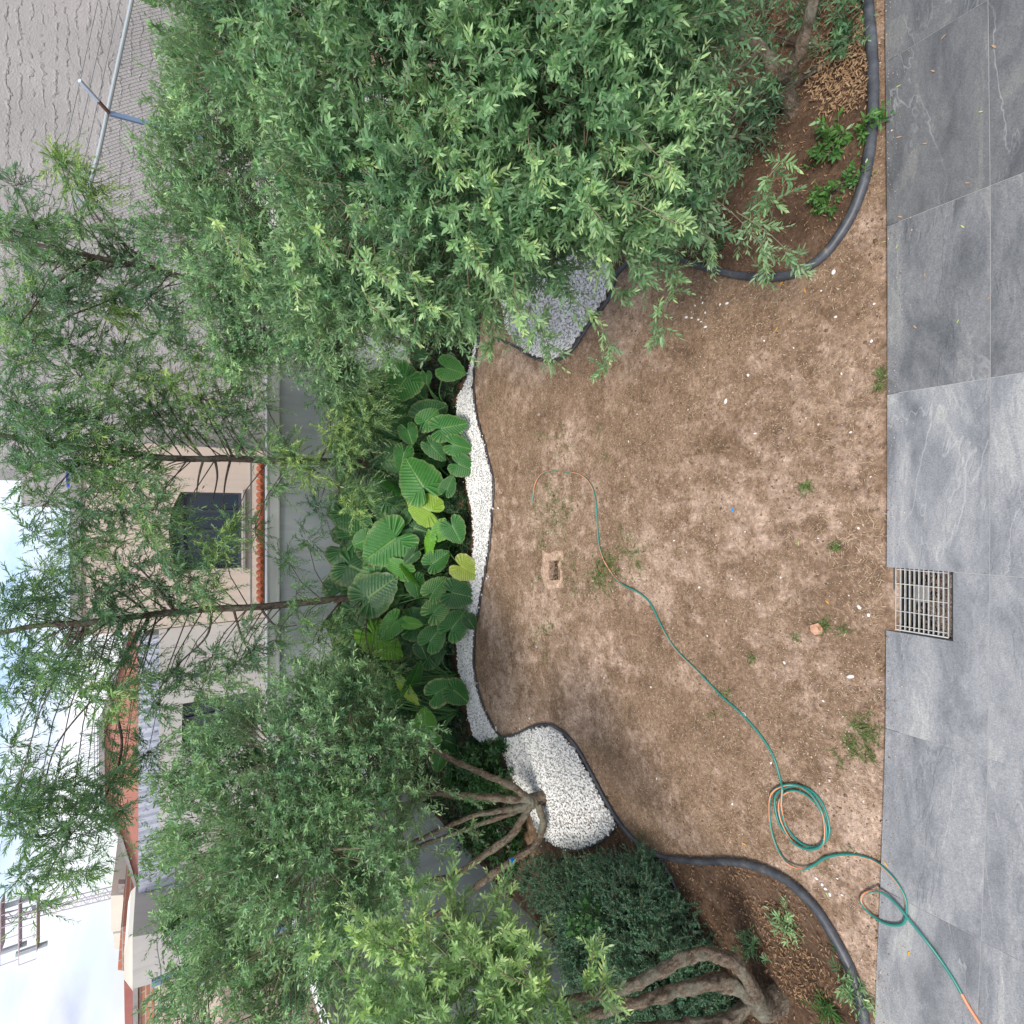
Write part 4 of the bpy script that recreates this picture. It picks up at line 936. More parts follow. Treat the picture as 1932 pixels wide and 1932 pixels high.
bush('lobed_shrub', [gb(930, 1590, .35, .25), gb(900, 1570, .45, .25), gb(955, 1560, .3, .22), gb(960, 1610, .3, .2)],
     M_shrub, 'darker shrub directly behind the limbs of the left gravel tree', 'shrub', 30, .07, .026, 5, 4, .12, .25)
bush('vine', [gb(1105, 1720, .9, .12), gb(1090, 1740, .95, .12)], M_shrub, 'small patch of round vine leaves on the left wall above the hedge', 'plant', 40, .05, .04, 4, 3, .08, .6)
bush('seedling_shrub', [gb(1580, 255, .06, .11), gb(1575, 285, .06, .10)], M_shrub, 'bright green seedling beside the near end of the right tree trunk', 'plant', 45, .06, .02, 5, 4, .08, .75, 'small green seedlings in the right bed')
bush('seedling_shrub', [gb(1632, 240, .05, .07)], M_shrub, 'small star-shaped seedling touching the dark edging', 'plant', 40, .065, .02, 4, 4, .07, .85, 'small green seedlings in the right bed')
bush('seedling_shrub', [gb(1575, 355, .06, .13), gb(1605, 340, .05, .09), gb(1560, 380, .04, .08)], M_shrub, 'largest bright green seedling clump nearest the curve of the dark edging', 'plant', 45, .042, .02, 5, 4, .08, .8, 'small green seedlings in the right bed')
bush('seedling_shrub', [gb(1345, 465, .06, .09), gb(1320, 450, .06, .09)], M_shrub, 'low green shoots by the edging under the hanging branches', 'plant', 40, .045, .015, 5, 4, .08, .6, 'small green seedlings in the right bed')
bush('understorey_shrub', [gb(1575, 95, .05, .16), gb(1600, 40, .06, .2), gb(1580, -20, .1, .25), gb(1440, 60, .15, .3), gb(1420, 200, .3, .35), gb(1330, 300, .25, .35), gb(1250, 330, .3, .4)], M_olive, 'dark low growth behind the forked trunk of the near right tree', 'shrub', 16, .05, .013, 7, 6, .16, .15)
bush('seedling_shrub', [gb(1600, 1845, .04, .10), gb(1612, 1870, .04, .08)], M_olive, 'low leafy tuft against the edging at the lower left corner', 'plant', 40, .055, .014, 5, 5, .09, .55, 'small tufts in the left bed')
bush('seedling_shrub', [gb(1560, 1905, .05, .08)], M_shrub, 'bright green grassy tuft at the very bottom of the left bed', 'plant', 40, .07, .01, 5, 5, .10, .85, 'small tufts in the left bed')
bush('seedling_shrub', [gb(1480, 1740, .04, .09)], M_olive, 'grey-green fallen sprig in the middle of the left bed', 'plant', 32, .055, .012, 5, 5, .10, .6, 'small tufts in the left bed')
bush('seedling_shrub', [gb(1415, 1775, .05, .10)], M_olive, 'thin green sprig near the bent limbs of the lower left tree', 'plant', 26, .05, .012, 5, 5, .10, .5, 'small tufts in the left bed')

# leaf litter
def litter(poly, n, m, Ln, W, name, label, zoff=.03, tone=(.5, .25), z0=0):
    q = scatter(poly, n); dens = np.array([mnoise.noise(Vector((a * 2.5, b * 2.5, z0))) for a, b in q]); q = q[dens > rng.uniform(-.55, .45, n)]
    n = len(q); b = np.column_stack([q, [soil_z(x, y) + zoff for x, y in q]]) + np.column_stack([np.zeros((n, 2)), rng.uniform(0, .02, n)])
    d = rng.normal(0, 1, (n, 3)); d[:, 2] *= .18
    V = leaf_verts(b, d, rng.normal(0, .35, (n, 3)) + [0, 0, 1], rng.uniform(.5, 1.3, n) * Ln, rng.uniform(.6, 1.3, n) * W, .15)
    return tag(fastmesh(name, V.reshape(-1, 3), np.arange(n * 6), np.full(n, 6), m, tone=np.clip(rng.normal(tone[0], tone[1], n), 0, 1)), label, 'leaf litter', kind='stuff')
for poly_ in (gravL, gravR, gravB): litter(poly_, 110, M_litter, .035, .010, 'leaf_litter', 'a few dry leaves fallen on the white gravel', .072, (.5, .25), 3)
litter(poly_bedR, 16000, M_litter, .030, .008, 'leaf_litter', 'brown dead leaves over the right bed', .035)
litter([G(*p)[:2] for p in [(1585, -30), (1640, -30), (1648, 200), (1560, 240), (1520, 150)]], 1500, M_litter, .040, .009, 'leaf_litter', 'pile of dead leaves by the forked trunk', .05, (.75, .2), 4)
litter(poly_bedL, 15000, M_litter, .030, .008, 'leaf_litter', 'brown dead leaves over the left bed', .035)
litter([G(*p)[:2] for p in [(1380, 1680), (1500, 1700), (1590, 1800), (1580, 1900), (1500, 1880), (1420, 1760)]], 1100, M_litter, .034, .007, 'leaf_litter', 'pale dry leaf tufts before the lower left tree', .04, (.62, .25), 9)

# lawn: straw, grit, grass
lawn = [tuple(p[:2]) for p in er[:-1]] + [tuple(p[:2]) for p in smooth_path(E_patchR, 4)] + [tuple(p[:2]) for p in bk[6:]] + [tuple(p[:2]) for p in el] + [(-6, 1.53), (-3, 1.53), (0, 1.55), (3, 1.54), (5, 1.54)]
def straw(n, Ln, W, label, name, tone, z0, thr, m=M_straw, zz=.004):
    q = scatter(lawn, n); dn = np.array([mnoise.noise(Vector((a * 1.3, b * 1.3, z0))) for a, b in q]); q = q[dn > rng.uniform(thr, thr + .7, n)]; n = len(q)
    b = np.column_stack([q, [soil_z(x, y) + zz for x, y in q]]); d = rng.normal(0, 1, (n, 3)); d[:, 2] = rng.uniform(-.02, .16, n)
    LL = rng.lognormal(0, .4, n) * Ln
    V = leaf_verts(b, d, rng.normal(0, .2, (n, 3)) + [0, 0, 1], LL, rng.uniform(.7, 1.4, n) * W, .06)
    return tag(fastmesh(name, V.reshape(-1, 3), np.arange(n * 6), np.full(n, 6), m, tone=np.clip(rng.normal(tone[0], tone[1], n), 0, 1)), label, name.replace('_', ' '), kind='stuff')
straw(70000, .024, .0034, 'dry grass stubble over the bare brown lawn', 'dry_straw', (.55, .3), 2, -.6)
straw(2200, .045, .003, 'longer dry roots and straws on the lawn', 'dry_roots', (.75, .2), 5, -.2)
_lw = lawn; lawn = [tuple(G(*p)[:2]) for p in [(1560, 860), (1560, 1160), (1668, 1160), (1671, 860)]]
straw(1400, .05, .0038, 'tangle of pale dead roots on the soil along the patio edge', 'dead_roots', (.75, .2), 8, -.3)
lawn = _lw
n = 9000; q = scatter(lawn, n)
tag(pebbles('soil_clods', np.column_stack([q, [soil_z(a, b) for a, b in q]]), rng.lognormal(math.log(.0075), .35, n), rng.uniform(0, 1, n), M_clod, .6), 'crumbs and clods of brown soil over the lawn', 'soil', kind='stuff')
n = 900; q = np.column_stack([rng.uniform(-4.5, 4.5, n), rng.exponential(.05, n)]); q[:, 1] = patio_y(q[:, 0]) - q[:, 1] - .004
q = q[(q[:, 0] < gx0 - .03) | (q[:, 0] > gx1 + .03)]; n = len(q)
tag(pebbles('spilled_soil', np.column_stack([q, np.full(n, PT + .001)]), rng.lognormal(math.log(.003), .4, n), rng.uniform(0, .8, n), M_grit, .6), 'soil crumbs spilled on the slate along the patio edge', 'soil', kind='stuff')
n = 15000; q = scatter(lawn, n)
tag(pebbles('grit', np.column_stack([q, [soil_z(a, b) + .002 for a, b in q]]), rng.lognormal(math.log(.0038), .4, n), np.clip(rng.normal(.5, .28, n), 0, 1), M_grit, .6), 'fine pale grit over the lawn soil', 'grit', kind='stuff')
# grass tufts: one mass of scattered blades
gpts = []
gden = .55
for x, y, r, k in ((1040, 950, 45, 60), (1035, 985, 40, 50), (1060, 960, 35, 40), (1140, 1085, 30, 80), (1150, 1060, 25, 60), (1125, 1095, 25, 40), (1200, 1050, 25, 30), (1020, 1030, 12, 16), (1075, 1060, 25, 25), (1055, 835, 30, 25), (1020, 820, 15, 8), (1180, 1050, 40, 30), (1015, 1095, 12, 12), (1085, 1110, 25, 20), (1025, 1185, 12, 14), (1010, 1200, 20, 16),
                   (1523, 921, 12, 22), (1580, 1030, 8, 14), (1620, 1370, 22, 40), (1640, 1390, 18, 45), (1635, 1420, 18, 35), (1605, 1410, 20, 25), (1590, 1430, 14, 14), (1605, 1395, 12, 14), (1555, 1180, 10, 22), (1420, 1240, 10, 8), (1500, 1200, 8, 6), (1663, 710, 8, 25), (1660, 730, 10, 20), (1350, 1350, 8, 5), (1600, 1610, 8, 6), (1040, 1180, 10, 6), (1030, 1240, 12, 8), (1205, 1570, 12, 14), (1370, 1310, 8, 6), (1590, 1190, 8, 8), (1180, 1010, 20, 8), (1130, 820, 30, 12), (930, 760, 6, 5)):
    for _ in range(int(k * (gden if y > 1360 or x > 1600 else 1))): gpts.append(G(x + rng.normal(0, r * .5), y + rng.normal(0, r * .6)))
for p in gpts: p[2] = soil_z(p[0], p[1])
tag(tuft_leaves('grass', gpts, None, 5, .045, .0038, M_grass, (.45, .25), None, .55, .5), 'sparse green grass blades sprouting on the bare lawn', 'grass', kind='stuff')

# stones one can pick out
import bmesh
def stone(x, y, s, label, group, m, nm='pebble', z=.006):
    p = G(x, y); bm = bmesh.new(); bmesh.ops.create_icosphere(bm, subdivisions=2, radius=1)
    sx, sy, sz = s * random.uniform(.9, 1.3), s * random.uniform(.6, .85), s * random.uniform(.4, .6); a = random.random() * 3.14
    for v in bm.verts:
        c = v.co * (1 + .18 * mnoise.noise(v.co * 1.3 + Vector((x, y, 0))))
        X, Y = c.x * sx, c.y * sy; v.co = (X * math.cos(a) - Y * math.sin(a), X * math.sin(a) + Y * math.cos(a), c.z * sz)
    me = bpy.data.meshes.new(nm); bm.to_mesh(me); bm.free(); finish(me, m, None, True)
    o = bpy.data.objects.new(nm, me); COL.objects.link(o); o.location = (p[0], p[1], soil_z(p[0], p[1]) + z); return tag(o, label, 'pebble', group)
M_stone = stained('loose_white_stone', (.68, .66, .62), (.78, .77, .74), 30, .7, 60, .2)
for x, y, s in ((1296, 599, .017), (1306, 600, .014), (1331, 617, .018), (1318, 603, .013), (1331, 590, .014), (1323, 607, .011), (1360, 575, .014), (1373, 573, .016), (1327, 572, .012), (1313, 577, .010)):
    stone(x, y, s, 'small white stone in the loose cluster below the tip of the hanging branches', 'white stones clustered on the lawn', M_stone)
for x, y, s, lab in ((1370, 757, .02, 'largest lone white stone near the middle right of the lawn'), (1412, 708, .015, 'white stone right of the pair on the brown lawn, closer to the patio'), (1572, 513, .02, 'white stone just outside the curve of the thick edging'),
                     (1577, 598, .012, 'small white stone on the strip of soil right of the lawn cluster'), (1425, 818, .012, 'small white stone below the largest lone stone'), (1480, 1250, .015, 'white stone near the middle of the lawn towards the drain'),
                     (1700, 0, 0, ''), (1622, 1145, .016, 'pale stone lying close to the right of the drain'), (1272, 1020, .012, 'white stone beside the hose where it runs straight'), (1320, 1108, .014, 'white stone left of the small white one near the straight hose'),
                     (1605, 1276, .024, 'flat pale chip of stone left of the broken tile'), (1640, 1160, .014, 'rounded pale stone at the patio edge by the drain')):
    if s: stone(x, y, s, lab, 'lone stones scattered on the lawn', M_stone)
for x, y in ((1541, 1656), (1552, 1668), (1558, 1676), (1566, 1687)):
    stone(x, y, .014, 'white pebble in the short row beside the lower left edging', 'white pebbles in a row by the left edging', M_stone)
rest = [(1450, 640), (1478, 880), (1300, 900), (1210, 790), (1130, 690), (1535, 1010), (1480, 1100), (1560, 1320), (1460, 1450), (1330, 1200), (1240, 1300), (1140, 1280), (1530, 780), (1600, 820), (1640, 640), (1590, 700), (1500, 1500), (1250, 1480), (1380, 1520), (1620, 1500), (1180, 830), (1090, 750), (1575, 1660), (1600, 1690), (1440, 1130), (1290, 1030), (1620, 1000), (1640, 900), (1400, 1000), (1540, 560), (1640, 580), (1500, 660)]
for x, y in rest: stone(x + random.uniform(-12, 12), y + random.uniform(-12, 12), random.uniform(.007, .012), 'tiny pale pebble lying singly on the brown lawn', 'tiny pale pebbles dotted over the lawn', M_stone)

# tile fragment, blue scrap, sprinklers
M_frag = stained('broken_tile', (.70, .52, .40), (.42, .18, .09), 14, .8, 40, .3)
c = G(1541, 1187, .01); mb = MB(); a0 = .6
pl = [(.036, -.040), (.045, .030), (.010, .046), (-.034, .036), (-.045, -.020), (-.010, -.048)]
mb.prism([(c[0] + x * math.cos(a0) - y * math.sin(a0), c[1] + x * math.sin(a0) + y * math.cos(a0), .02) for x, y in pl], (0, 0, -.016))
tag(mb.build('broken_tile', M_frag), 'broken piece of orange and cream tile on the lawn near the drain', 'tile')
c = G(1382, 962, .006); mb = MB(); mb.prism([c + [-.018, -.006, 0], c + [.002, -.014, .002], c + [.018, .0, .006], c + [.006, .012, .003], c + [-.012, .010, 0]], (0, 0, .002))
tag(mb.build('plastic_scrap', mat('blue_plastic', (.03, .25, .75), .4)), 'small scrap of bright blue plastic lying on the lawn', 'litter')
M_sprk = mat('sprinkler_grey', (.45, .45, .48), .5); M_sprd = mat('sprinkler_dark', (.08, .08, .09), .5)
for x, y, r, lab in ((1403, 1348, .022, 'round grey sprinkler head touching the hose'), (1016, 782, .018, 'small grey sprinkler head at the far right of the lawn'), (1011, 1220, .018, 'small grey sprinkler head at the far left of the lawn near the gravel band')):
    g_ = G(x, y, .012); T = empty('sprinkler_head', (g_[0], g_[1], 0), lab, 'sprinkler', 'sprinkler heads sunk in the lawn')
    mb = MB(); mb.tube([g_ + [0, 0, -.04], g_ + [0, 0, .0], g_ + [0, 0, .004]], [r, r, r * .85], 20); mb.build('body', M_sprk, T)
    mb = MB(); mb.tube([g_ + [0, 0, .003], g_ + [0, 0, .0065]], [r * .6, r * .55], 16); mb.build('ring', M_sprd, T)
    mb = MB(); mb.tube([g_ + [0, 0, .006], g_ + [0, 0, .010]], [r * .3, r * .28], 12); mb.build('nozzle', M_white, T)
# open hole with pale cement rim
T = empty('irrigation_hole', (HX, HY, -.15), 'open rectangular hole with a pale cement rim in the far lawn', 'hole')
mb = MB()
ins = [G(*p, .016) for p in [(1034, 1058), (1056, 1057), (1052, 1066), (1057, 1078), (1057, 1094), (1037, 1095), (1034, 1080), (1036, 1070)]]
outr = [G(*p, .004) for p in [(1022, 1036), (1062, 1040), (1064, 1062), (1066, 1080), (1064, 1108), (1030, 1112), (1021, 1084), (1018, 1060)]]
n = 8
Vv = [tuple(p) for p in ins] + [tuple(p) for p in outr] + [(p[0], p[1], -.14) for p in ins] + [(p[0] + (p[0] - HX) * .1, p[1] + (p[1] - HY) * .1, -.05) for p in outr]
Fq = []
for i in range(n):
    j = (i + 1) % n
    Fq += [(i, j, n + j, n + i), (2 * n + i, 2 * n + j, j, i), (n + i, n + j, 3 * n + j, 3 * n + i)]
mb.add(Vv, Fq); mb.build('cement_rim', M_sand, T)
mb = MB(); mb.add([(p[0] + (p[0] - HX) * .3, p[1] + (p[1] - HY) * .3, -.13) for p in ins], [tuple(range(8))]); mb.build('hole_floor', mat('shade_darkened_floor', (.03, .022, .018), .95), T)  # floor colour darkened to paint the shade inside the hole
q = np.array([(HX + rng.uniform(-.13, .13), HY + rng.uniform(-.07, .07), -.12 + rng.uniform(0, .05)) for _ in range(60)])
pebbles('debris', q, rng.uniform(.010, .022, 60), rng.uniform(0, .1, 60), mat('shade_tinted_debris', (.055, .04, .03), .9), .7, T)  # debris, its colour also darkened as painted shade

# ------------------------------------------------------------------ hose
hp = [(1005, 946), (1008, 918), (1020, 896), (1042, 888), (1068, 890), (1095, 896), (1115, 915), (1124, 945), (1127, 985), (1130, 1025), (1142, 1062), (1168, 1098), (1205, 1118), (1228, 1140), (1250, 1185), (1275, 1225), (1318, 1268), (1360, 1312), (1398, 1346), (1432, 1384), (1458, 1425), (1472, 1470), (1476, 1490),
      (1474, 1525), (1484, 1560), (1510, 1590), (1540, 1598), (1562, 1580), (1563, 1550), (1548, 1510), (1520, 1486), (1490, 1484), (1466, 1496), (1462, 1520), (1472, 1558), (1500, 1592), (1530, 1600), (1555, 1588), (1558, 1558), (1542, 1520), (1515, 1496), (1488, 1493), (1470, 1510), (1472, 1545), (1492, 1585), (1522, 1602), (1548, 1596), (1556, 1570), (1550, 1530), (1524, 1492), (1492, 1480), (1462, 1490), (1452, 1512), (1454, 1560), (1466, 1600), (1485, 1628), (1512, 1640), (1535, 1632), (1560, 1617), (1600, 1612), (1645, 1622), (1680, 1650), (1706, 1690), (1710, 1725), (1700, 1744), (1670, 1742), (1640, 1722), (1624, 1700), (1632, 1685), (1660, 1682), (1690, 1705), (1715, 1735), (1745, 1772), (1775, 1812), (1800, 1850), (1825, 1895), (1850, 1935), (1880, 1990)]
lift = np.zeros(len(hp))
cross = [np.linspace(0, 0, 2)]
pts = []
for i, (x, y) in enumerate(hp):
    z = .013
    if 22 <= i <= 56: z += .006 * ((i - 22) // 11) + .003 * math.sin(i * 1.7)
    if 62 <= i <= 66: z += 0
    if 69 <= i <= 72: z += .016
    if i == 22 or i == 23: z += .03
    g_ = G(x, y, z); base_z = soil_z(g_[0], g_[1]) if g_[1] > patio_y(g_[0]) + .03 else PT
    pts.append(G(x, y, z + base_z))
hq = smooth_path(pts, 9)
seg = 16
def hose_m(i, k):
    s = i / 9.0; ph = 2.0 * math.sin(s * .55) + s * .42
    a = (k / seg * 2 * math.pi + ph) % (2 * math.pi)
    return 1 if (a < 1.25 or i > len(hq) - 24) else 0
mb = MB(); mb.tube(hq, .0095, seg, matfn=hose_m)
tag(mb.build('garden_hose', [M_hoseg, M_hoseo], smooth=True), 'green garden hose with an orange stripe, coiled and snaking across the lawn', 'hose')

# a few bright fallen leaves
M_yl = mat('yellow_leaf', (.70, .36, .03), .7); M_dl = mat('tan_leaf', (.42, .27, .15), .8); M_gl = mat('pale_green_leaf', (.42, .50, .16), .7)
def fallen(x, y, Ln, ang, m, lab, grp, zz=None):
    g_ = G(x, y, .02); z0 = PT + .004 if g_[1] < patio_y(g_[0]) else soil_z(g_[0], g_[1]) + .008
    if zz: z0 = zz
    g_ = G(x, y, z0); d = np.array([[math.cos(ang), math.sin(ang), .08]])
    V = leaf_verts(g_[None], d, np.array([[.1, .1, 1.]]), np.array([Ln]), np.array([Ln * .24]), .1)[0]
    mb = MB(); mb.prism(V, (0, 0, .0006)); return tag(mb.build('fallen_leaf', m), lab, 'leaf', grp)
for i, (x, y) in enumerate([(1690, 165), (1764, 135), (1775, 75), (1855, 210), (1820, 345), (1703, 410), (1672, 455), (1745, 515), (1870, 560), (1805, 610), (1730, 620), (1880, 90), (1690, 470), (1690, 260), (1750, 270), (1820, 430)]):
    fallen(x, y, random.uniform(.025, .045), random.random() * 6, M_dl if i % 3 else M_gl, 'narrow dry leaf lying on the dark right part of the slate patio', 'dry leaves fallen on the slate patio')
for x, y, m, lab in ((1415, 297, M_yl, 'yellow leaf caught in the lower edge of the near right tree'), (1478, 530, M_yl, 'yellow leaf on the soil just outside the hanging branch tips'), (1520, 553, M_yl, 'yellow leaf on the soil towards the patio from the hanging branch'), (1468, 617, M_yl, 'yellow leaf by the loose white stones'),
                     (1400, 1590, M_yl, 'yellow leaf near the left edging'), (1450, 1690, M_yl, 'yellow leaf in the left bed close to the edging'), (1507, 1020, M_gl, 'pair-like pale long leaf in the middle of the lawn'), (1668, 1625, M_yl, 'yellow leaf at the patio edge by the hose loop'), (1717, 1795, M_yl, 'orange leaf on the slate right of the hose end'), (1565, 1140, M_yl, 'curved yellow leaf between the drain and the middle of the lawn'), (1558, 1682, M_gl, 'pale green leaf next to the row of white pebbles')):
    fallen(x, y, .045, random.random() * 6, m, lab, 'bright single leaves fallen on the garden')

# ------------------------------------------------------------------ walls of the garden
mb = MB(); zt = 2.60
X0, X1, Yb = -5.75, 8.6, 10.0
wb = empty('back_wall', (0, Yb, 0), 'pale blue-grey garden wall with a moulded coping behind the elephant ears', 'wall')
mb.box(((X0 + X1) / 2, Yb + .12, zt / 2 - .1), (X1 - X0, .22, zt + .2)); mb.build('wall_face', M_plaster, wb)
mb = MB(); mb.box(((X0 + X1) / 2, Yb + .06, zt + .075), (X1 - X0, .22, .15)); mb.box(((X0 + X1) / 2, Yb + .075, zt - .018), (X1 - X0, .27, .035)); mb.box(((X0 + X1) / 2, Yb + .03, zt + .162), (X1 - X0 + .02, .20, .022))
mb.build('coping', M_coping, wb)
wl_ = empty('side_wall', (-5.75, 5, 0), 'plain grey-green garden wall seen between the limbs of the left tree', 'wall')
mb = MB(); mb.box((-5.86, 5.1, 1.3), (.2, 9.8, 2.8)); mb.build('wall_face', M_plaster, wl_)
mb = MB(); mb.box((-5.86, 5.1, 2.74), (.28, 9.9, .08)); mb.build('coping', M_coping, wl_)
# clay tiles on the wall top
T = empty('tile_row', (-.3, Yb + .42, zt + .17), 'row of orange clay roof tiles along the top of the back wall', 'roof tiles')
xa, xb = PY(492, 1142, Yb + .3)[0], PY(492, 862, Yb + .3)[0]
nt_ = 22; ztile = zt + .17
mb = MB(); mb.box(((xa + xb) / 2, Yb + .52, ztile - .2), (xb - xa, .52, .4)); mb.build('tile_bed', M_conc, T)
for i in range(nt_):
    x = xa + (xb - xa) * (i + .5) / nt_; r = (xb - xa) / nt_ * .52; n = 9
    V = []; Fq = []
    for yy_, rr in ((Yb + .24, r), (Yb + .74, r * .9)):
        for ro in (1, .78):
            for k in range(n): a = math.pi * k / (n - 1); V.append((x + math.cos(a) * rr * ro + (.004 * math.sin(i * 3)), yy_ + .012 * math.sin(i * 5), ztile + .005 + math.sin(a) * rr * ro * 1.05))
    for k in range(n - 1): Fq += [(k, k + 1, 2 * n + k + 1, 2 * n + k), (n + k, 3 * n + k, 3 * n + k + 1, n + k + 1), (k, n + k, n + k + 1, k + 1)]
    mb = MB(); mb.add(V, Fq)
    # mortar plug set into the mouth of the tile
    mb.add([(x + math.cos(math.pi * k / 8) * r * .78, Yb + .262, ztile + .005 + math.sin(math.pi * k / 8) * r * .8) for k in range(9)], [tuple(range(9))])
    mb.build('tile', M_tile, T)

# ------------------------------------------------------------------ houses behind
def facade(x0, x1, z0, z1, Y, depth, m, parent, name='wall', holes=()):
    """a block whose front has rectangular or arched openings cut out of it"""
    mb = MB()
    if not holes: mb.box(((x0 + x1) / 2, Y + depth / 2, (z0 + z1) / 2), (x1 - x0, depth, z1 - z0)); return mb.build(name, m, parent)
    hx0, hx1, hz0, hz1, rise = holes
    D_ = .25
    mb.box(((x0 + hx0) / 2, Y + D_ / 2, (z0 + z1) / 2), (hx0 - x0, D_, z1 - z0)); mb.box(((x1 + hx1) / 2, Y + D_ / 2, (z0 + z1) / 2), (x1 - hx1, D_, z1 - z0))
    mb.box(((hx0 + hx1) / 2, Y + D_ / 2, (z0 + hz0) / 2), (hx1 - hx0, D_, hz0 - z0))
    n = 16; arc = [(hx0 + (hx1 - hx0) * k / n, hz1 + rise * (1 - (2 * k / n - 1) ** 2)) for k in range(n + 1)]
    for (xa_, za_), (xb_, zb_) in zip(arc[:-1], arc[1:]):
        mb.prism([(xa_, Y, za_), (xb_, Y, zb_), (xb_, Y, z1), (xa_, Y, z1)], (0, D_, 0))
    mb.box(((x0 + x1) / 2, Y + D_ + (depth - D_) / 2 + .003, (z0 + z1) / 2), (x1 - x0, depth - D_, z1 - z0))
    return mb.build(name, m, parent)
def window(parent, x0, x1, z0, z1, Y, rise=0, vbars=2, hbars=1, sill=True):
    mb = MB(); n = 16
    ol = [(x0, z0), (x1, z0)] + [(x1 - (x1 - x0) * k / n, z1 + rise * (1 - (2 * k / n - 1) ** 2)) for k in range(n + 1)]
    mb.prism([(a, Y + .16, b) for a, b in ol], (0, .02, 0)); w = mb.build('window', M_glass, parent)
    mb = MB(); fw = .06
    for k in range(vbars + 2):
        x = x0 + (x1 - x0) * k / (vbars + 1); x = min(max(x, x0 + fw / 2), x1 - fw / 2); zt_ = z1 + rise * (1 - (2 * (x - x0) / (x1 - x0) - 1) ** 2)
        mb.box((x, Y + .13, (z0 + zt_) / 2), (fw, .05, zt_ - z0))
    for k in range(hbars + 1): mb.box(((x0 + x1) / 2, Y + .135, z0 + fw / 2 + (z1 - z0 - fw) * k / max(1, hbars)), (x1 - x0, .045, fw))
    mb.build('frame', M_frame, w)
    if sill: mb = MB(); mb.box(((x0 + x1) / 2, Y - .02, z0 - .03), (x1 - x0 + .1, .12, .05)); mb.build('sill', M_conc, w)
# pink-beige house with the arched window
Yh = 13.5
hx0, hx1 = PY(300, 1186, Yh)[0], PY(300, 838, Yh)[0]; hzt = PY(154, 1000, Yh)[2]
wx0, wx1 = PY(400, 1074, Yh)[0], PY(400, 929, Yh)[0]; wz0 = PY(457, 1000, Yh)[2]; wz1 = PY(341, 1000, Yh)[2]; wr = PY(318, 1000, Yh)[2] - wz1
T = empty('house', ((hx0 + hx1) / 2, Yh, -.6), 'pinkish beige house with a wide arched dark window above the back wall', 'house')
facade(hx0, hx1, -.6, hzt, Yh, 5, M_beige, T, 'wall', (wx0, wx1, wz0, wz1, wr))
window(T, wx0 - .02, wx1 + .02, wz0, wz1, Yh, wr, 3, 1)
mb = MB(); mb.box(((hx0 + hx1) / 2, Yh + 2.5, hzt + .09), (hx1 - hx0 + .1, 5.1, .18)); mb.build('parapet', M_conc, T)
mb = MB(); zz_ = PY(472, 1000, Yh)[2]; mb.box(((hx0 + hx1) / 2, Yh - .008, zz_), (hx1 - hx0, .02, .02)); mb.build('plinth_line', M_conc, T)
# small utility box on its roof edge seen at the right
# warm grey house to its left with a tall window
Yg = 14.6
gx0_, gx1_ = PY(300, 1600, Yg)[0], PY(300, 1188, Yg)[0]; gzt = PY(300, 1300, Yg)[2]
T = empty('house', ((gx0_ + gx1_) / 2, Yg, -.6), 'warm grey house wall with a dark window left of the pinkish house', 'house')
qx0, qx1 = PY(400, 1415, Yg)[0], PY(400, 1318, Yg)[0]; qz0, qz1 = PY(470, 1350, Yg)[2], PY(345, 1350, Yg)[2]
facade(gx0_, gx1_, -.6, gzt, Yg, 4, M_grey, T, 'wall', (qx0, qx1, qz0, qz1, .02))
window(T, qx0 - .02, qx1 + .02, qz0, qz1, Yg, .02, 2, 2)
# corrugated sheet strip and red gabled roof behind
Ys = 18.9
def strip(xl, xr, Y, y0, y1, depth, m, parent, name):
    """upright block covering photo columns xl..xr (height) and rows y0..y1 (width)"""
    a = PY(xr, (y0 + y1) / 2, Y)[2]; b = PY(xl, (y0 + y1) / 2, Y)[2]; xx0 = PY((xl + xr) / 2, y1, Y)[0]; xx1 = PY((xl + xr) / 2, y0, Y)[0]
    mb = MB(); mb.box(((xx0 + xx1) / 2, Y + depth / 2, (a + b) / 2), (xx1 - xx0, depth, b - a)); return mb.build(name, m, parent)
T = empty('corrugated_fence', (-7, Ys, -.6), 'stained corrugated metal sheeting below the red roof', 'fence')
xx0, xx1 = PY(280, 1690, Ys)[0], PY(280, 1200, Ys)[0]; zb, ztt = PY(330, 1400, Ys)[2], PY(261, 1400, Ys)[2]
n = 150; V = []; Fq = []
for i in range(n + 1):
    x = xx0 + (xx1 - xx0) * i / n; y = Ys + .05 * math.sin(i * 1.35)
    V += [(x, y, zb), (x, y, ztt), (x, y + .01, zb), (x, y + .01, ztt)]
for i in range(n): a = i * 4; Fq += [(a, a + 4, a + 5, a + 1), (a + 2, a + 3, a + 7, a + 6), (a + 1, a + 5, a + 7, a + 3)]
mb = MB(); mb.add(V, Fq); mb.build('sheet', M_sheet, T)
mb = MB(); mb.box(((xx0 + xx1) / 2, Ys + .2, zb / 2 - .3), (xx1 - xx0, .2, zb + .6)); mb.build('lower_wall', M_grey, T)
Yr = 20.0
T = empty('red_roofed_building', (-8, Yr, -.6), 'long building with a red end wall below a grey parapet, behind the corrugated sheets', 'building')
ol = [PY(x, y, Yr) for x, y in [(262, 1190), (240, 1205), (214, 1300), (196, 1365), (198, 1500), (232, 1581), (266, 1690)]]
mb = MB(); mb.prism([tuple(p) for p in ol][::-1], (0, 3, 0)); mb.build('red_wall', M_redroof, T)
ol = [PY(x, y, Yr + .02) for x, y in [(242, 1205), (216, 1300), (197, 1368), (199, 1502), (233, 1583), (266, 1692), (262, 1696), (226, 1584), (188, 1500), (186, 1362), (208, 1296), (236, 1200)]]
mb = MB(); mb.prism([tuple(p) for p in ol][::-1], (0, -.12, 0)); mb.build('parapet', M_conc, T)
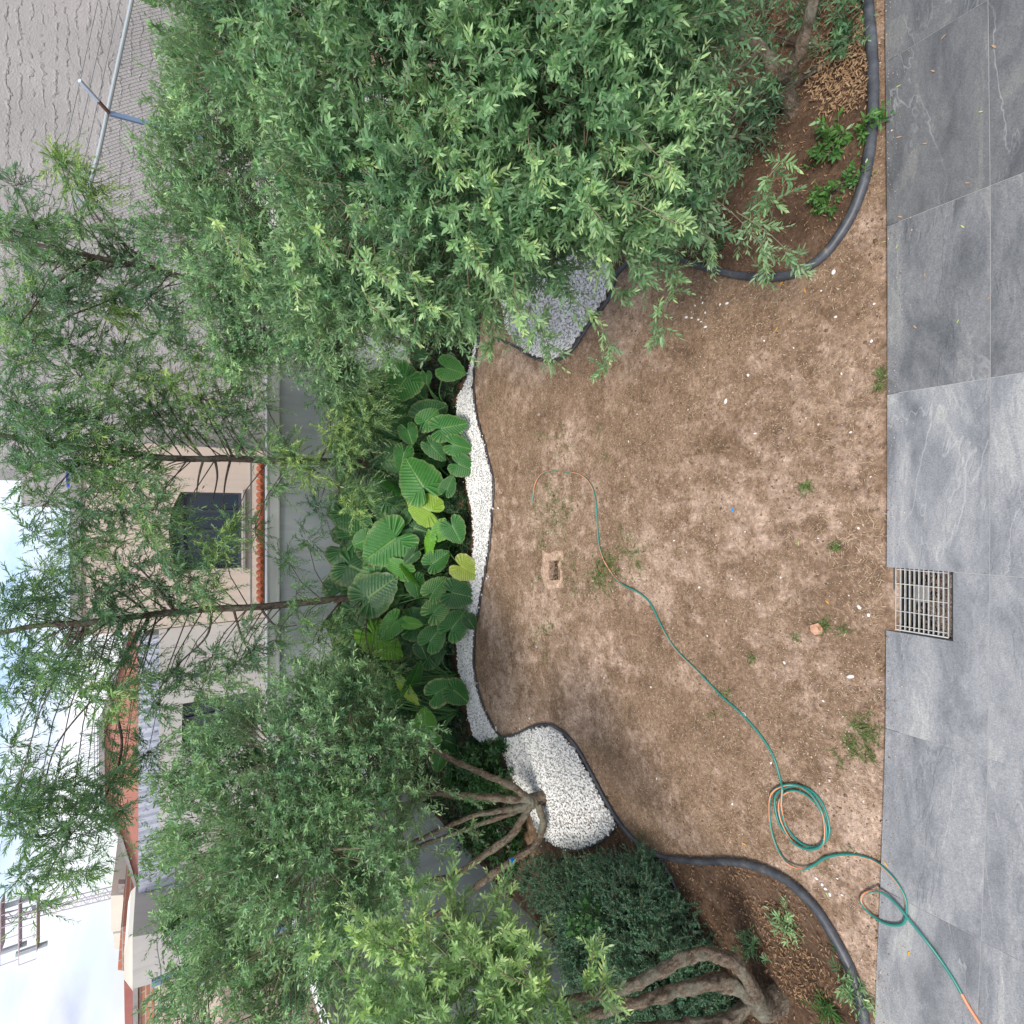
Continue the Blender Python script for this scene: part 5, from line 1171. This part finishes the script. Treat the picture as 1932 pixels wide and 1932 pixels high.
mb = MB(); a = PY(266, 1440, Yr); mb.box((PY(266, 1440, Yr)[0], Yr + 1.5, a[2] / 2 - .4), (7.4, 2.9, a[2] + .75)); mb.build('lower_wall', M_grey, T)
# razor wire coil on the parapet
T2 = empty('razor_wire', tuple(PY(186, 1430, Yr)), 'coil of razor wire on two thin rods above the grey parapet', 'wire')
mb = MB(); a, b = PY(172, 1480, Yr), PY(172, 1375, Yr); pts = []
for i in range(260):
    f = i / 259; p = a * (1 - f) + b * f; an = f * 2 * math.pi * 13; pts.append(p + np.array([0.05 * math.cos(an), .25 * math.cos(an), .25 * math.sin(an)]))
mb.tube(pts, .008, 4); mb.build('coil', M_wire, T2)
mb = MB(); mb.bar(PY(184, 1490, Yr), PY(184, 1365, Yr), .02); mb.bar(PY(178, 1490, Yr), PY(178, 1365, Yr), .02)
for y in (1370, 1430, 1485): mb.bar(PY(188, y, Yr), PY(166, y, Yr), .02)
mb.build('rods', M_wire, T2)
# small flat-roofed cream blocks and brick houses at the lower left
def house_poly(name, Y, label, parts):
    T = empty(name, (PY(280, parts[0][2][0][1], Y)[0], Y, -.6), label, 'building')
    for nm, m, px, d, dy in parts:
        ol = [PY(x, y, Y + dy) for x, y in px]; mb = MB(); mb.prism([tuple(p) for p in ol], (0, d, 0)); mb.build(nm, m, T)
    return T
house_poly('flat_roofed_block', 24, 'small cream flat-roofed block with a square vent hole, beyond the end of the red building', [
    ('wall', M_cream, [(209, 1690), (209, 1756), (215, 1758), (330, 1740), (330, 1684)], 4, 0), ('side_wing', M_grey, [(232, 1692), (240, 1748), (330, 1740), (330, 1672)], .5, -.6), ('lean_to', M_cream, [(213, 1762), (216, 1790), (300, 1790), (300, 1750)], 2, 1), ('vent', M_conc, [(223, 1668), (236, 1668), (236, 1684), (223, 1684)], .3, -.1)])
house_poly('brick_house', 21, 'weathered brick building with a sloping top edge between the cream blocks', [
    ('wall', M_brick, [(262, 1688), (250, 1742), (228, 1750), (222, 1830), (340, 1850), (340, 1670)], 4, 0), ('concrete_band', M_conc, [(256, 1745), (257, 1790), (268, 1790), (264, 1700)], .1, -.13)])
house_poly('cream_block', 17, 'rendered grey block with a cream sloping upper ledge before the brick buildings', [
    ('wall', M_grey, [(250, 1768), (250, 1866), (380, 1830), (380, 1745)], 2.4, 0), ('ledge', M_cream, [(234, 1800), (234, 1848), (251, 1870), (251, 1764), (240, 1776)], 2.2, .12)])
house_poly('brick_house', 19, 'brick building with a dull red upper band at the left edge of the view', [
    ('upper_band', M_pinkroof, [(234, 1850), (236, 1990), (250, 2010), (250, 1868)], 3, 0), ('concrete_band', M_conc, [(250, 1852), (251, 2010), (261, 2010), (260, 1852)], 3.1, -.06), ('wall', M_brick, [(261, 1850), (262, 2010), (292, 2010), (290, 1850)], 3, 0), ('lower_wall', M_beige, [(291, 1845), (293, 2010), (420, 2010), (420, 1820)], 3, -.08)])
# rough grey building on the right
Yw = 16.5
T = empty('block_building', (8, Yw, -.6), 'tall windowless building of rough grey blocks with squeezed mortar, rising above the right trees', 'building')
xl = PY(20, 885, Yw)[0]; xl2 = PY(60, 955, Yw)[0]; zt2 = PY(33, 930, Yw)[2]
mb = MB(); mb.box(((xl + 30) / 2, Yw + 3, 6), (30 - xl, 6, 13.2)); mb.box(((xl2 + xl) / 2, Yw + 3.2, (zt2 - .6) / 2), (xl - xl2, 5.6, zt2 + .6)); mb.build('wall', M_block, T)
T = empty('tarpaulin', tuple(PY(180, 890, Yw - .3)), 'dark blue tarpaulin hung at the left corner of the rough grey building', 'tarpaulin')
mb = MB(); V = []; Fq = []; nn = 8
for j in range(nn + 1):
    for i in range(nn + 1):
        p = PY(125 + 70 * i / nn, 870 + 50 * j / nn, Yw - .15); V.append(p + [0, .05 * math.sin(i * 1.7 + j), 0])
V2 = [v + np.array([0, .012, 0]) for v in V]; n1 = len(V)
for j in range(nn):
    for i in range(nn):
        a = j * (nn + 1) + i; q_ = (a, a + 1, a + nn + 2, a + nn + 1); Fq += [q_, tuple(n1 + k for k in q_[::-1])]
mb.add(V + V2, Fq); mb.build('cloth', M_tarp, T)

# chain link fence on the back wall, right part
T = empty('chain_link_fence', tuple(PY(330, 250, 11.0)), 'chain-link fence with galvanised top rail and angled posts before the rough grey wall', 'fence')
Yf = 11.2
pR, pL = PY(262, -60, Yf), PY(186, 290, Yf)
pLL = PY(150, 420, Yf)
mb = MB(); mb.tube([pR, pL, pLL], .03, 10); mb.build('top_rail', M_pipe, T)
for (a, b, c_) in (((207, 214), (290, 236), (150, 152)),):
    mb = MB(); pa = PY(*a, Yf - .04); pb = PY(*b, Yf - .04); bot = pb + (pb - pa) * 1.6; mb.bar(pa, bot, .07, .05); mb.build('post', M_blue, T)
    mb = MB(); pc = PY(*c_, Yf - .5); mid = pa * .6 + pc * .4; mb.bar(pa, mid, .045); mb.build('arm', M_rust, T)
    mb = MB(); mb.bar(mid, pc, .05); mb.build('arm_tip', mat('pale_steel', (.5, .58, .68), .5), T)
mb = MB(); pa, pc = PY(155, 385, Yf - .04), PY(107, 322, Yf - .5); mb.bar(pa, pc, .045); mb.build('arm', M_pipe, T)
# mesh of wires
mb = MB(); ux = unit(pL - pR); Ltot = np.linalg.norm(pLL - pR); hgt = 1.9; stp = .075
def rail(s):
    d1 = np.linalg.norm(pL - pR)
    return pR + (pL - pR) * (s / d1) if s < d1 else pL + (pLL - pL) * ((s - d1) / np.linalg.norm(pLL - pL))
nW = int(Ltot / (stp * 1.0))
for k in range(-int(hgt / stp), nW):
    for sg in (1, -1):
        pts = []
        s0 = k * stp if sg > 0 else k * stp + hgt
        for dz in np.arange(0, hgt + .01, stp / 1.0):
            s_ = (s0 + dz) if sg > 0 else (s0 - dz)
            if 0 <= s_ <= Ltot: pts.append(rail(s_) + [0, .006 * sg, -dz])
        if len(pts) > 1: mb.tube([pts[0], pts[-1]], .0035, 3, cap=False)
mb.build('wire_mesh', M_wire, T)
mb = MB()
for f in (.35, .65, .95):
    off = (PY(150, 152, Yf - .5) - PY(207, 214, Yf - .04)) * f
    mb.tube([pR + off * [0, 1, 1], pL + off * [0, 1, 1], pLL + off * [0, 1, 1]], .006, 4)
    for s_ in np.arange(0, Ltot, .12): p = rail(s_) + off * [0, 1, 1]; mb.bar(p + [-.012, 0, -.02], p + [.012, 0, .02], .006)
mb.build('barbed_wire', M_wire, T)

# blue fence posts on the side wall at lower left
T = empty('steel_fence', (-5.86, 7.2, 2.78), 'blue steel fence posts with barbed wire above the left side wall', 'fence')
XL = -5.9
p1 = PX(286, 1856, XL); p2 = PX(392, 1836, XL)
mb = MB(); mb.bar(p1, (p1[0], p1[1], 2.75), .075, .05); mb.build('post', M_blue, T)
p3 = PX(304, 1888, XL)
mb = MB(); mb.tube([p3, (p3[0], p3[1], 2.75)], .035, 10); mb.build('post', M_pipe, T)
p4 = PX(353, 1840, XL); mb = MB(); mb.bar((XL, p4[1] + 2.2, p4[2]), (XL, p4[1] - 3.5, p4[2]), .04); mb.build('rail', M_blue, T)
mb = MB()
for z_ in (p1[2] - .05, p1[2] - .25, p1[2] - .45):
    pts = [(XL, y_, z_ - .05 * math.sin(y_ * 2.2) ** 2) for y_ in np.arange(9.8, 3, -.2)]; mb.tube(pts, .006, 4)
    for y_ in np.arange(9.8, 3, -.14): mb.bar((XL - .015, y_, z_ - .02), (XL + .015, y_, z_ + .02), .006)
mb.build('barbed_wire', M_wire, T)

# lattice antenna mast and wires far off
Ym = 60
T = empty('antenna_mast', tuple(PY(230, 1700, Ym)), 'thin lattice antenna mast with a wide top platform standing against the sky', 'mast')
mb = MB(); a, b = PY(260, 1672, Ym), PY(70, 1722, Ym); top = PY(-40, 1745, Ym)
w = .35
for dx, dy in ((-w, -w), (w, -w), (w, w), (-w, w)): mb.bar(a + [dx, dy, 0], top + [dx * .8, dy, 0], .07)
ns = 26
for i in range(ns):
    p, q_ = a + (top - a) * i / ns, a + (top - a) * (i + 1) / ns; s_ = 1 if i % 2 else -1
    mb.bar(p + [-w * s_, -w, 0], q_ + [w * s_, -w, 0], .045); mb.bar(p + [-w * s_, w, 0], q_ + [w * s_, w, 0], .045); mb.bar(p + [-w, -w, 0], p + [w, -w, 0], .045)
mb.build('lattice', M_brown, T)
mb = MB()
for x_ in (72, 38, 5):
    c_ = PY(x_, 1740, Ym); mb.box(c_ + [0, 0, 0], (4.2, 1.4, .05)); 
    for k in range(6): mb.bar(c_ + [-2.6 + k * 1.04, -.8, 0], c_ + [-2.6 + k * 1.04, -.8, 1.1], .05)
    mb.bar(c_ + [-2.6, -.8, 1.1], c_ + [2.6, -.8, 1.1], .05)
mb.build('platform', M_brown, T)
mb = MB()
for x_, y_ in ((60, 1790), (20, 1790), (40, 1700), (90, 1705)): mb = MB(); c_ = PY(x_, y_, Ym); mb.tube([c_ + [0, 0, -1], c_ + [0, 0, 1]], .22, 8); mb.build('antenna', M_pipe, T)
for (pa_, pb_, lab) in (((40, 1800, 14), (40, 700, 14), 'upper thin overhead wire crossing the sky'), ((72, 1100, 20), (72, 500, 20), 'lower thin overhead wire crossing the sky')):
    a, b = PY(pa_[0], pa_[1], pa_[2]), PY(pb_[0], pb_[1], pb_[2])
